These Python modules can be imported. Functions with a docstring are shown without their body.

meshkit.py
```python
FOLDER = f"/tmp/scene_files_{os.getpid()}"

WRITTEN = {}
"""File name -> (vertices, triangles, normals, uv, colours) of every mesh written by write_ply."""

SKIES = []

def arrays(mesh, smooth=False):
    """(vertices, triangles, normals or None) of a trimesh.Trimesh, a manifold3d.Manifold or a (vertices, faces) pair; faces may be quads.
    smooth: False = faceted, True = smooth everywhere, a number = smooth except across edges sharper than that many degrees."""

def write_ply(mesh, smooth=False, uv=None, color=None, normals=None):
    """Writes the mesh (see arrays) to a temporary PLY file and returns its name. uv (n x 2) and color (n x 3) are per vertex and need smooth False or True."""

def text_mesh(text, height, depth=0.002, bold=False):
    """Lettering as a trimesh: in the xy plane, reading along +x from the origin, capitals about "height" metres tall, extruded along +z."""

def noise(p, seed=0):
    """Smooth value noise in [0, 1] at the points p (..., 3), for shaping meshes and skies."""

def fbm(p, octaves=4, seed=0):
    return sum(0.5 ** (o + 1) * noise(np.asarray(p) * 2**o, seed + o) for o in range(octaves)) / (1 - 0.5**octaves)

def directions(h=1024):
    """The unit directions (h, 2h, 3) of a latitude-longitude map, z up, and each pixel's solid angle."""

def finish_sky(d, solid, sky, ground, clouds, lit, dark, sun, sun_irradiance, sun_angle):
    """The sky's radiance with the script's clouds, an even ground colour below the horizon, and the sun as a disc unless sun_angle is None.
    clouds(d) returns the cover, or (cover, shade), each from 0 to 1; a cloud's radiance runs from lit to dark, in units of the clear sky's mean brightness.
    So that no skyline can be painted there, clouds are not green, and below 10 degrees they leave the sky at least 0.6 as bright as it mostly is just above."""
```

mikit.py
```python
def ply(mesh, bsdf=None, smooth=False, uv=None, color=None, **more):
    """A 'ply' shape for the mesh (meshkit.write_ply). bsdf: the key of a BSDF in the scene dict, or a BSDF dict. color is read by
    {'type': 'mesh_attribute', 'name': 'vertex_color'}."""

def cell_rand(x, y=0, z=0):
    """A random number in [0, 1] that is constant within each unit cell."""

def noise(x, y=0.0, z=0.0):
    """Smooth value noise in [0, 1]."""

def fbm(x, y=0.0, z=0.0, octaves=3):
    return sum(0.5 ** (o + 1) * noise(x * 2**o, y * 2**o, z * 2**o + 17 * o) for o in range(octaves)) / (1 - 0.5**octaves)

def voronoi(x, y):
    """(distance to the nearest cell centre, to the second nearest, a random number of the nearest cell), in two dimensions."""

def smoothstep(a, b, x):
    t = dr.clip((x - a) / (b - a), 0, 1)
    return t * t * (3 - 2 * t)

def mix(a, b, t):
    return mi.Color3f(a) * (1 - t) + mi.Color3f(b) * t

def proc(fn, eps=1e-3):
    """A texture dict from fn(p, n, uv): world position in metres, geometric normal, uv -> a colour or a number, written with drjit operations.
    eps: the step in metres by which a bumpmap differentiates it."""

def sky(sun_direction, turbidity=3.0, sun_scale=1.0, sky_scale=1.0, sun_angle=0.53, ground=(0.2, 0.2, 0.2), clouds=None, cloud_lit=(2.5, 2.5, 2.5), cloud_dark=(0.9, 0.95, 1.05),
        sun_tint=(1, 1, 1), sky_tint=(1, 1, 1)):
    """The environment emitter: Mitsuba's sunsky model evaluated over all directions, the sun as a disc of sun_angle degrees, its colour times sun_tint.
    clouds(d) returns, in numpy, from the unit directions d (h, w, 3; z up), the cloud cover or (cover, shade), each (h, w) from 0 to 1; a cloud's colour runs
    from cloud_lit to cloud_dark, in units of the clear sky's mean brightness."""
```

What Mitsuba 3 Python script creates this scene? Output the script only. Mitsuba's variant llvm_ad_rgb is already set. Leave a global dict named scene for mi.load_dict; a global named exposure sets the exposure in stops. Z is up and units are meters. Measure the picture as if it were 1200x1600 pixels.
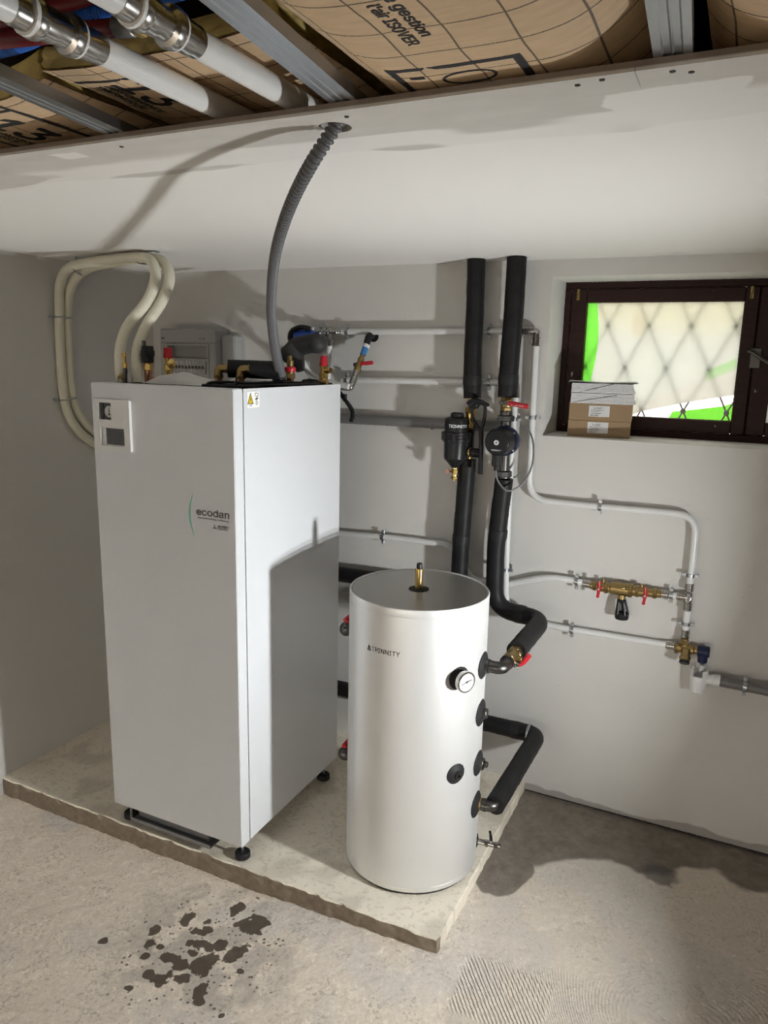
import math, numpy as np, trimesh, mitsuba as mi, drjit as dr, mikit, meshkit
from shapely.geometry import Polygon, Point, box as sbox
from shapely.affinity import scale as sscale, translate as strans
T4 = mi.ScalarTransform4f
rng = np.random.default_rng(7)
scene = {"type": "scene"}
labels = {}

# ------------------------------------------------------------------ camera, light, exposure
exposure = 0.0
CAM = np.array([1.4212, -1.898, 1.8254])
FWD = np.array([-0.41983125, 0.88449149, -0.20351048])
UPV = np.array([-0.10741676, 0.17423003, 0.97882866])
scene["camera"] = {"type": "perspective", "fov": math.degrees(2 * math.atan(600 / 1171.4)), "fov_axis": "x", "near_clip": 0.02, "far_clip": 200.0,
                   "to_world": T4().look_at(origin=CAM.tolist(), target=(CAM + FWD).tolist(), up=UPV.tolist())}
SKY = 5.3
scene["sky"] = {"type": "constant", "radiance": {"type": "rgb", "value": [SKY, SKY * 0.925, SKY * 0.82]}}
LAMP = np.array([2.0, -0.08, 0.93])
LAMP_AXIS = np.array([-1.0, -0.06, 0.11])
LAMP_INTENSITY = 15.2
LAMP_R = 0.045
_ax = LAMP_AXIS / np.linalg.norm(LAMP_AXIS); _u = np.cross([0, 0, 1], _ax); _u /= np.linalg.norm(_u); _w = np.cross(_ax, _u)
for _i in range(7):   # the lensed diodes of the work lamp
    _p = LAMP + _ax * .004 + (0 if _i == 6 else .036) * (math.cos(_i * math.pi / 3) * _u + math.sin(_i * math.pi / 3) * _w)
    scene[f"lamp_diode_{_i}"] = {"type": "spot", "to_world": T4().look_at(origin=_p.tolist(), target=(_p + _ax).tolist(), up=[0, 0, 1]), "cutoff_angle": 69.0, "beam_width": 12.0,
                                 "intensity": {"type": "rgb", "value": [LAMP_INTENSITY / 7 * .98, LAMP_INTENSITY / 7, LAMP_INTENSITY / 7]}}

# ------------------------------------------------------------------ helpers
def V(*a): return np.array(a, float)
def unit(a): a = np.asarray(a, float); return a / np.linalg.norm(a)
def basis(d):
    d = unit(d); a = V(0, 0, 1) if abs(d[2]) < 0.9 else V(1, 0, 0)
    u = unit(np.cross(a, d)); return u, np.cross(d, u), d
def cat(*m): return trimesh.util.concatenate([x for x in m])
def mesh(v, f): return trimesh.Trimesh(np.asarray(v, float), np.asarray(f, int), process=False)

def grid_faces(n, m, wrap):
    f = []
    for i in range(n - 1):
        a = np.arange(m if wrap else m - 1); b = (a + 1) % m
        f += [np.c_[i * m + a, i * m + b, (i + 1) * m + b], np.c_[i * m + a, (i + 1) * m + b, (i + 1) * m + a]]
    return np.vstack(f)

def lathe(profile, origin, d, n=24):
    u, w, d = basis(d); pr = np.array(profile, float); t = np.linspace(0, 2 * np.pi, n, endpoint=False)
    ring = np.cos(t)[:, None] * u + np.sin(t)[:, None] * w
    v = np.vstack([V(*origin) + r * ring + h * d for r, h in pr])
    return mesh(v, grid_faces(len(pr), n, True))
def rod(a, b, r, n=16, cap=True):
    a, b = V(*a), V(*b); L = np.linalg.norm(b - a); c = min(r * 0.12, L * 0.2)
    return lathe([(0, 0), (r - c, 0), (r, c), (r, L - c), (r - c, L), (0, L)], a, b - a, n)
def hexnut(a, b, r): return rod(a, b, r, 6)
def ring(origin, d, ri, ro, h, n=28):
    return lathe([(ri, 0), (ri, h), (ro, h), (ro, 0), (ri, 0)][::-1], origin, d, n)

def spline(pts, k=10):
    p = np.array(pts, float); q = np.vstack([2 * p[0] - p[1], p, 2 * p[-1] - p[-2]]); out = []
    for i in range(1, len(q) - 2):
        for t in np.linspace(0, 1, k, endpoint=False):
            a, b, c, d = q[i - 1:i + 3]
            out.append(0.5 * (2 * b + (c - a) * t + (2 * a - 5 * b + 4 * c - d) * t * t + (3 * b - a - 3 * c + d) * t ** 3))
    return np.vstack([out, p[-1]])
def fillet(pts, r, k=8):
    """polyline with rounded corners"""
    p = [V(*x) for x in pts]; out = [p[0]]
    for a, b, c in zip(p[:-2], p[1:-1], p[2:]):
        rr = min(r, 0.49 * np.linalg.norm(a - b), 0.49 * np.linalg.norm(c - b)); s, e = b + unit(a - b) * rr, b + unit(c - b) * rr
        for t in np.linspace(0, 1, k): out.append((1 - t) ** 2 * s + 2 * t * (1 - t) * b + t * t * e)
    out.append(p[-1]); return np.array(out)
def resample(p, step):
    s = np.r_[0, np.cumsum(np.linalg.norm(np.diff(p, axis=0), axis=1))]; n = max(2, int(s[-1] / step) + 1)
    q = np.linspace(0, s[-1], n); return np.stack([np.interp(q, s, p[:, i]) for i in range(3)], 1), q
def tube(path, r, n=16, caps=True):
    p = np.asarray(path, float); t = np.gradient(p, axis=0); t /= np.linalg.norm(t, axis=1)[:, None]
    u = basis(t[0])[0]; R = np.broadcast_to(np.asarray(r, float), (len(p),)); a = np.linspace(0, 2 * np.pi, n, endpoint=False); v = []
    for i in range(len(p)):
        u = unit(u - t[i] * (u @ t[i])); w = np.cross(t[i], u)
        v.append(p[i] + R[i] * (np.cos(a)[:, None] * u + np.sin(a)[:, None] * w))
    f = [grid_faces(len(p), n, True)]
    if caps:
        k = len(p) * n; v += [p[:1], p[-1:]]; j = np.arange(n)
        f += [np.c_[np.full(n, k), (j + 1) % n, j], np.c_[np.full(n, k + 1), (len(p) - 1) * n + j, (len(p) - 1) * n + (j + 1) % n]]
    return mesh(np.vstack(v), np.vstack(f))
def bx(x0, x1, y0, y1, z0, z1, b=0.0015):
    e = [x1 - x0, y1 - y0, z1 - z0]; b = min(b, 0.3 * min(e)); pts = []
    for sx in (0, 1):
        for sy in (0, 1):
            for sz in (0, 1):
                c = [(x0, x1)[sx], (y0, y1)[sy], (z0, z1)[sz]]; g = [1 - 2 * sx, 1 - 2 * sy, 1 - 2 * sz]
                for k in range(3): q = [c[i] + g[i] * b * (i != k) for i in range(3)]; pts.append(q)
    return trimesh.convex.convex_hull(np.array(pts))
def obx(c, ex, ey, ez, sx, sy, sz, b=0.0015):
    """box of full sizes sx, sy, sz along the axes ex, ey, ez about c"""
    m = bx(-sx / 2, sx / 2, -sy / 2, sy / 2, -sz / 2, sz / 2, b); M = np.eye(4); M[:3, 0], M[:3, 1], M[:3, 2], M[:3, 3] = ex, ey, ez, c
    m.apply_transform(M); return m
def extrude(poly, d0, d1, plane):
    """shapely polygon extruded from d0 to d1; plane 'xy' (z), 'xz' (y)"""
    m = trimesh.creation.extrude_polygon(poly, d1 - d0, engine="earcut"); v = m.vertices.copy(); v[:, 2] += d0
    if plane == "xz": v = np.c_[v[:, 0], v[:, 2], v[:, 1]]; return mesh(v, m.faces[:, ::-1])
    return mesh(v, m.faces)
def frame3(m, o, ex, ey):
    ex, ey = unit(ex), unit(ey); M = np.eye(4); M[:3, 0], M[:3, 1], M[:3, 2], M[:3, 3] = ex, ey, np.cross(ex, ey), o
    m = m.copy(); m.apply_transform(M); return m
def text(s, h, o, ex, ey, depth=0.0006, bold=False, width=None):
    m = meshkit.text_mesh(s, h, depth, bold)
    if width: m.vertices[:, 0] *= width / m.vertices[:, 0].max()
    return frame3(m, o, ex, ey)
def bent_text(s, h, axis, r, phi0, z, width, depth=0.0006, bold=False):
    """lettering round an upright cylinder, reading anticlockwise from the angle phi0"""
    m = meshkit.text_mesh(s, h, depth, bold); v = m.vertices.copy(); v[:, 0] *= width / v[:, 0].max()
    a = phi0 + v[:, 0] / r; R = r + v[:, 2]
    return mesh(np.c_[axis[0] + R * np.cos(a), axis[1] + R * np.sin(a), z + v[:, 1]], m.faces)
def diamonds(h, o, ex, ey):
    s = h / 1.9; ms = []
    for ang in (90, 210, 330):
        a = math.radians(ang); d = V(math.cos(a), math.sin(a)); e = V(-d[1], d[0])
        ms.append(trimesh.creation.extrude_polygon(Polygon([(0, 0), tuple(s * .55 * d + s * .3 * e), tuple(s * 1.1 * d), tuple(s * .55 * d - s * .3 * e)]), 0.0006, engine="earcut"))
    return frame3(cat(*ms), o, ex, ey)

_count = {}
def key_of(name, parent=None):
    k = (parent + "__" if parent else "") + name
    n = _count.get(k, -1) + 1; _count[k] = n
    return k if n == 0 else f"{k}_{n:03d}"
def obj(name, m, mat, parent=None, smooth=35, label=None):
    k = key_of(name, parent); scene[k] = mikit.ply(m, mat, smooth)
    if label and parent: labels[k] = {"label": label}
    return k
def tag(k, label, cat_, group=None, kind=None):
    labels[k] = {"label": label, "category": cat_}
    if group: labels[k]["group"] = group
    if kind: labels[k]["kind"] = kind
    return k
def thing(name, label, cat_, group=None): return tag(key_of(name), label, cat_, group)
def struct(name, m, mat, label, cat_, smooth=False):
    k = obj(name, m, mat, None, smooth); return tag(k, label, cat_, kind="structure")

# ------------------------------------------------------------------ materials
def P(name, col, rough=0.5, metal=0.0, bump=None, **kw):
    g = .77 if metal < .5 else .85
    c = mikit.proc(lambda p, n, uv: col(p, n, uv) * g) if callable(col) else {"type": "rgb", "value": [g * x for x in col]}
    b = {"type": "principled", "base_color": c, "roughness": rough, "metallic": metal, **kw}
    if bump: b = {"type": "bumpmap", "arbitrary": mikit.proc(bump[0], bump[1]), "scale": 1.0, "bsdf": b}
    scene[name] = {"type": "twosided", "bsdf": b}
fbm, noise, mix, sst, vor = mikit.fbm, mikit.noise, mikit.mix, mikit.smoothstep, mikit.voronoi

def wall_col(p, n, uv):
    t = fbm(p.x * 3, p.y * 3, p.z * 3)
    c = mix((.715, .70, .67), (.745, .73, .70), t)
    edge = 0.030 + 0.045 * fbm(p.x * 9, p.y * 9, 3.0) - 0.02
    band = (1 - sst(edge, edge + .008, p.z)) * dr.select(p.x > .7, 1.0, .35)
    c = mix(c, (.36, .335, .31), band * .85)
    speck = sst(.90, .93, noise(p.x * 70, p.y * 70, p.z * 70)) * sst(.74, .78, noise(p.x * 4 + 9, p.y * 4, p.z * 4))
    return mix(c, (.62, .59, .55), speck * .5)
def wall_bump(p, n, uv): return .00035 * fbm(p.x * 5, p.y * 5, p.z * 5) + .00003 * noise(p.x * 200, p.y * 200, p.z * 200)
P("wall_paint", wall_col, .65, bump=(wall_bump, 2e-3))
def ceil_col(p, n, uv):
    # bare plasterboard with filler at the joint, painted white further in
    w = fbm(p.x * 6, p.y * 6, 1.7) - .5
    yb = -.575 + .12 * w + .05 * (noise(p.x * 4.3, 4.0) - .5)
    paint = sst(0, .012, p.y - yb)
    bare = mix((.53, .505, .47), (.60, .575, .54), fbm(p.x * 14, p.y * 30, 0.0))
    fil = sst(.48, .53, noise(p.x * 5 + 3, p.y * 11, 2.0)) * sst(-.70, -.66, p.y + .05 * w)
    q = dr.maximum(dr.abs(p.x - 1.285 + .06 * w) / .10, dr.abs(p.y + .675 + .08 * w) / .055)
    fil = dr.maximum(fil, 1 - sst(.9, 1.05, q + .5 * (fbm(p.x * 25, p.y * 25) - .5)))
    q2 = dr.maximum(dr.abs(p.x - .19) / .035, dr.abs(p.y + .755) / .02)
    fil = dr.maximum(fil, 1 - sst(.8, 1.1, q2 + .6 * (fbm(p.x * 40, p.y * 40) - .5)))
    c = mix(bare, (.80, .775, .75), fil * .8)
    seam = (1 - sst(.0006, .0014, dr.abs(p.x - 1.2455 + .004 * (p.y + .8)))) * (1 - sst(-.76, -.73, p.y))
    c = mix(c, (.3, .28, .26), seam * .8)
    c = mix(c, (.79, .775, .745), paint)
    return mix(c, (.20, .155, .125), sst(.003, .006, p.z - 2.1922) * (1 - sst(-.802, -.80, p.y)))
P("ceiling_board", ceil_col, .7)
SPOTS = [(-.071, -.211, .017, .024), (-.005, -.362, .036, .023), (-.002, -.444, .042, .015), (.04, -.376, .023, .03), (.098, -.341, .037, .043), (.164, -.255, .03, .036), (.15, -.118, .027, .032), (.126, -.152, .042, .023), (.045, -.088, .017, .031),
         (.032, -.281, .028, .022), (.096, -.251, .018, .019), (.071, -.279, .016, .016), (.034, -.318, .018, .013), (.002, -.238, .019, .014), (.02, -.216, .019, .011), (-.133, -.295, .014, .014), (-.109, -.344, .012, .014), (-.067, -.344, .01, .008),
         (-.084, -.391, .01, .011), (.157, -.423, .026, .019), (.18, -.454, .011, .018), (-.043, -.507, .011, .007), (.034, -.462, .009, .007), (-.248, -.406, .01, .009), (.267, -.466, .007, .006), (.218, -.312, .012, .01), (.076, -.406, .019, .02), (-.003, -.187, .011, .012)]
def stains(p):
    w = fbm(p.x * 38, p.y * 38, 5.0, octaves=3) - .5; m = mi.Float(9.0)
    for x, y, a, b in SPOTS: m = dr.minimum(m, dr.sqrt(dr.square((p.x - x) / (a + .004)) + dr.square((p.y - y) / (b + .004))))
    big = 1 - sst(.9, 1.04, m + 1.5 * w)
    f, s_, c = vor(p.x * 46, p.y * 46); d = dr.sqrt(dr.square((p.x - .07) / .25) + dr.square((p.y + .30) / .26))
    dots = (1 - sst(.13, .20, f + .25 * w)) * dr.select(c > .45, 1.0, 0.0) * (1 - sst(.7, 1.1, d + w))
    return dr.maximum(big, dots * .85)
def damp(p):
    w = fbm(p.x * 5, p.y * 5, 2.0, octaves=4) - .5
    a = sst(-.012, .02, p.y - (.60 + .333 * (p.x - .95)) + .16 * w + .03 * dr.sin(p.x * 16))
    b = 1 - sst(.95, 1.05, dr.sqrt(dr.square((p.x - .80) / .11) + dr.square((p.y - .50) / .19)) + .8 * w)
    return dr.maximum(a, b) * dr.select(p.x > .735, 1.0, 0.0)
def ridges(p):
    w = fbm(p.x * 3, p.y * 3, 8.0)
    zone = sst(.5, .56, noise(p.x * 2.6 + 1.3, p.y * 2.6 + .2, 4.0) + .25 * (w - .5)) * sst(.80, .84, p.x)
    a = 2.2 * noise(p.x * 1.5 + 4, p.y * 1.5, 1.0)
    ph = (p.x * dr.cos(a) + p.y * dr.sin(a)) * 470 + 9 * w
    zone2 = (1 - sst(.8, 1.0, dr.maximum(dr.abs(p.x - .96) / .15, dr.abs(p.y + .06) / .13) + .4 * (w - .5)))
    ph2 = (p.x * .80 + p.y * .6) * 560 + 3 * w
    return zone * (.5 + .5 * dr.sin(ph)) * .8, zone2 * (.5 + .5 * dr.sin(ph2))
def floor_col(p, n, uv):
    a = fbm(p.x * 2.6, p.y * 2.6, .5, octaves=4); b = fbm(p.x * 30, p.y * 30, 1.5, octaves=5); g = fbm(p.x * 120, p.y * 120, 2.5, octaves=3)
    c = mix((.53, .46, .38), (.70, .625, .53), .4 * a + .35 * b + .25 * g)
    c = mix(c, (.52, .485, .445), .7 * sst(.50, .62, fbm(p.x * 3.4 + 6, p.y * 3.4, 7.0)))
    c = mix(c, (.78, .72, .63), sst(.62, .74, g) * sst(.5, .6, b) * .6)
    c = mix(c, (.30, .255, .205), sst(.60, .70, fbm(p.x * 130 + 8, p.y * 130, 3.0)) * .45 * sst(.42, .55, fbm(p.x * 17, p.y * 17, 6.0)))
    c = c * (1.22 + .58 * g)
    thin = sst(.80, .90, p.x + .25 * (a - .5))
    c = mix(c, (.68, .61, .52), thin * .4)
    grey = 1 - sst(.6, 1.3, dr.sqrt(dr.square((p.x - .06) / .30) + dr.square((p.y + .30) / .28)) + .8 * (b - .5))
    c = mix(c, (.40, .375, .34), grey * .5 * sst(.42, .58, fbm(p.x * 14, p.y * 14, 4.0)))
    c = mix(c, (.17, .14, .112), damp(p) * (.70 + .3 * b))
    blk = 1 - sst(.7, 1.1, dr.sqrt(dr.square((p.x - 1.32) / .07) + dr.square((p.y - .72) / .06)) + .7 * (b - .5))
    c = mix(c, (.12, .11, .105), blk * .7)
    return mix(c, (.080, .056, .036), stains(p) * .92)
def floor_bump(p, n, uv):
    r1, r2 = ridges(p)
    return .0030 * fbm(p.x * 30, p.y * 30, .3, octaves=5) + .0016 * fbm(p.x * 140, p.y * 140, octaves=2) + .0022 * r1 + .0040 * r2
P("concrete_floor", floor_col, .85, bump=(floor_bump, 1.2e-3))
def slab_col(p, n, uv):
    b = fbm(p.x * 16, p.y * 16, p.z * 40, octaves=4); a = fbm(p.x * 2.6, p.y * 2.6, 3.0)
    c = mix((.92, .85, .71), (1.08, 1.0, .85), .5 * a + .5 * b)
    c = mix(c, (.46, .41, .33), .35 * sst(.50, .72, fbm(p.x * 7 + 2, p.y * 7, 5.0)))
    c = mix(c, (.50, .44, .35), .3 * sst(.56, .72, fbm(p.x * 90 + 2, p.y * 90, 5.0)))
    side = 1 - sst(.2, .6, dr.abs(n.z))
    return mix(c, mix((.20, .155, .11), (.34, .28, .215), fbm(p.x * 60, p.y * 60, p.z * 60, octaves=4)), side * dr.select(p.y < .03, 1.0, .2))  # crumbly front riser painted darker, its shade put into the colour
def slab_bump(p, n, uv): return .0030 * fbm(p.x * 40, p.y * 40, p.z * 40, octaves=4) + .0008 * noise(p.x * 170, p.y * 170, p.z * 170)
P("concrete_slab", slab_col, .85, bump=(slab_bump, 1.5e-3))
def kraft_col(p, n, uv):
    g = fbm(p.x * 30, p.y * 160, p.z * 4)
    c = mix((.55, .39, .235), (.66, .475, .30), g)
    w = .008 * (noise(p.x * 9, p.y * 9, 6.0) - .5)
    fx = dr.abs((p.x + w) / .0775 - dr.floor((p.x + w) / .0775) - .5) * .0775
    fy = dr.abs((p.y + w) / .079 - dr.floor((p.y + w) / .079) - .5) * .079
    line = 1 - sst(.0009, .0019, dr.minimum(fx, fy))
    return mix(c, (.07, .05, .04), line * .85)
P("kraft", kraft_col, .7)
P("wool", lambda p, n, uv: mix((.40, .28, .07), (.66, .52, .20), fbm(p.x * 60, p.y * 60, p.z * 60)), .9,
  bump=(lambda p, n, uv: .004 * fbm(p.x * 90, p.y * 90, p.z * 90), 1.5e-3))
P("foam_black", lambda p, n, uv: mix((.008, .008, .009), (.017, .017, .018), fbm(p.x * 30, p.y * 30, p.z * 30)), .5, specular=.22,
  bump=(lambda p, n, uv: .0012 * fbm(p.x * 35, p.y * 35, p.z * 12), 2e-3))
P("window_wood", lambda p, n, uv: mix(mix((.028, .011, .010), (.045, .019, .016), fbm(p.x * 8, p.y * 60, p.z * 90)), (.5, .5, .48), sst(.80, .86, fbm(p.x * 60, p.y * 60, p.z * 22)) * .8), .5, specular=.2)
def film_col(p, n, uv):
    t = fbm(p.x * 5, p.z * 7, 1.0)
    c = mix((.80, .77, .70), (.86, .84, .79), t)
    c = mix(c, (.83, .76, .56), sst(1.86, 2.03, p.z + .1 * (t - .5)) * .75)
    c = mix(c, (.78, .66, .50), .6 * (1 - sst(.4, 1.0, dr.sqrt(dr.square((p.x - 1.01) / .04) + dr.square((p.z - 1.97) / .07)))))
    lim = .846 + .01 * dr.sin(p.z * 14)
    c = mix(c, (.27, .95, .10), 1 - sst(-.004, .004, p.x - lim))
    d = (p.x - 1.32) * .5 - (p.z - 1.80)
    green = (1 - sst(.012, .03, dr.abs(d))) * sst(1.26, 1.29, p.x) * (1 - sst(1.36, 1.39, p.x))
    c = mix(c, (.45, .80, .30), green * .7)
    return mix(c, (.85, .76, .70), .5 * (1 - sst(.0, .05, p.z - 1.60 - .45 * (p.x - .95))))
scene["film"] = {"type": "principledthin", "base_color": mikit.proc(lambda p, n, uv: film_col(p, n, uv) * mi.Color3f(.51, .565, .585)), "roughness": .6, "diff_trans": 1.0, "spec_trans": 0.0, "eta": 1.3}
scene["film_green"] = {"type": "principledthin", "base_color": {"type": "rgb", "value": [.13, .48, .045]}, "roughness": .6, "diff_trans": 1.0, "eta": 1.3}
scene["glass"] = {"type": "thindielectric", "int_ior": 1.5}
scene["clear_plastic"] = {"type": "thindielectric", "int_ior": 1.45}
for nm, c, r, m in [
    ("white_enamel", (.79, .81, .835), .26, 0), ("white_plastic", (.82, .82, .81), .35, 0), ("grey_plastic", (.42, .42, .41), .45, 0), ("light_grey_plastic", (.60, .60, .585), .45, 0),
    ("black_plastic", (.016, .016, .018), .35, 0), ("dark_rubber", (.022, .022, .023), .6, 0), ("foam_grey", (.040, .040, .041), .6, 0), ("sticker_white", (1.12, 1.12, 1.08), .5, 0), ("tape_black", (.018, .018, .019), .5, 0), ("red_plastic", (.55, .018, .03), .35, 0),
    ("blue_plastic", (.012, .05, .26), .35, 0), ("light_blue_plastic", (.04, .22, .55), .35, 0), ("navy_plastic", (.015, .02, .055), .35, 0), ("pipe_white", (.82, .82, .81), .30, 0), ("pvc_grey", (.19, .185, .185), .4, 0),
    ("hose_grey", (.22, .22, .235), .35, 0), ("hose_dark", (.135, .135, .142), .35, 0), ("cream_foam", (.80, .765, .62), .6, 0), ("cardboard", (.36, .245, .135), .7, 0), ("paper", (.80, .80, .81), .6, 0), ("ink", (.02, .02, .022), .6, 0), ("ink_grey", (.10, .095, .09), .6, 0),
    ("mint_print", (.22, .55, .44), .5, 0), ("yellow_print", (.85, .62, .03), .5, 0), ("white_print", (.80, .80, .80), .5, 0), ("screen_grey", (.075, .075, .08), .25, 0), ("bag_white", (.75, .745, .72), .4, 0),
    ("brass", (.72, .50, .18), .25, 1), ("brass_old", (.42, .30, .13), .4, 1), ("copper", (.62, .30, .19), .3, 1), ("chrome", (.56, .545, .52), .2, 1), ("zinc", (.50, .53, .56), .32, 1), ("iron_dark", (.13, .125, .12), .38, 1),
    ("steel_dull", (.42, .42, .42), .4, 1), ("tank_coat", (.83, .83, .82), .38, .50), ("tank_top", (.46, .455, .44), .30, .55), ("red_pipe", (.17, .012, .018), .4, 0), ("blue_conduit", (.012, .12, .52), .4, 0), ("deck_dark", (.06, .045, .035), .8, 0),
    ("block_dark", (.07, .065, .06), .9, 0), ("block_grey", (.20, .185, .165), .9, 0), ("masonry", (.05, .045, .042), .9, 0), ("lamp_shell", (.02, .02, .02), .6, 0), ("grille_iron", (.30, .30, .30), .6, 0), ("ground_out", (.72, .70, .66), .9, 0), ("tray_grey", (.25, .255, .26), .4, .3)]:
    P(nm, c, r, m, **({"specular": .25} if nm in ("black_plastic", "dark_rubber", "tape_black", "navy_plastic", "hose_dark") else {}))

# ------------------------------------------------------------------ room
YW, XL, XR, YR, ZC, ZS = 1.0132, -1.233, 3.3, -4.6, 2.1922, 0.0514
def fgrid(x0, x1, y0, y1, s):
    xs = np.linspace(x0, x1, int((x1 - x0) / s) + 1); ys = np.linspace(y0, y1, int((y1 - y0) / s) + 1)
    X, Y = np.meshgrid(xs, ys); f = grid_faces(len(ys), len(xs), False)
    return X.ravel(), Y.ravel(), f
def ground(x0, x1, y0, y1, s):
    X, Y, F = fgrid(x0, x1, y0, y1, s); t = np.clip((.72 - X) / .75, 0, 1); pp = np.c_[X, Y, 0 * X]
    w = np.clip((Y + 1.0) * 6, 0, 1) * np.clip((2.0 - X) * 6, 0, 1)
    return mesh(np.c_[X, Y, -.023 * t * t * (3 - 2 * t) + w * (.006 * (meshkit.fbm(pp * 9, 4, 3) - .5) + .0045 * (meshkit.fbm(pp * 45, 3, 6) - .5))], F)
struct("floor", cat(ground(XL - .02, 2.0, -1.0, YW + .03, .0075), ground(2.0, XR, -1.0, YW + .03, .05), ground(XL - .02, XR, YR, -1.0, .05)), "concrete_floor", "rough beige concrete floor with wet spots and trowelled adhesive ridges", "floor", True)
# slab with crumbled edges
SX, SY = .737, .003
X, Y, F = fgrid(XL - .01, SX, SY, YW + .01, .016)
ed = meshkit.fbm(np.c_[X * 30, Y * 30, 0 * X], 3, 5)
dx = np.where(X > SX - .001, -.006 * ed, 0); dy = np.where(Y < SY + .001, .012 * ed - .003, 0)
top = np.c_[X + dx, Y + dy, ZS + .003 * (meshkit.fbm(np.c_[X * 12, Y * 12, 0 * X], 3, 8) - .5)]
nx = int((SX - XL + .01) / .016) + 1; ny = len(X) // nx
edge = np.r_[np.arange(nx), np.arange(1, ny) * nx + nx - 1]
sk = [top[edge] - V(0, 0, h) + np.c_[np.r_[0 * np.arange(nx), .006 * meshkit.noise(np.c_[Y[edge[nx:]] * 40, 0 * Y[edge[nx:]] + h * 90, 0 * Y[edge[nx:]]])],
      np.r_[-.008 * meshkit.noise(np.c_[X[edge[:nx]] * 40, 0 * X[edge[:nx]] + h * 90, 0 * X[edge[:nx]]]), 0 * np.arange(1, ny)], 0 * edge] for h in (.004, .02, .04, .09)]
skv = np.vstack([top[edge]] + sk); sf = grid_faces(5, len(edge), False)[:, ::-1]
struct("floor_slab", cat(mesh(top, F), mesh(skv, sf)), "concrete_slab", "low concrete plinth under the white cabinet and the grey tank", "concrete plinth", 40)
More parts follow.
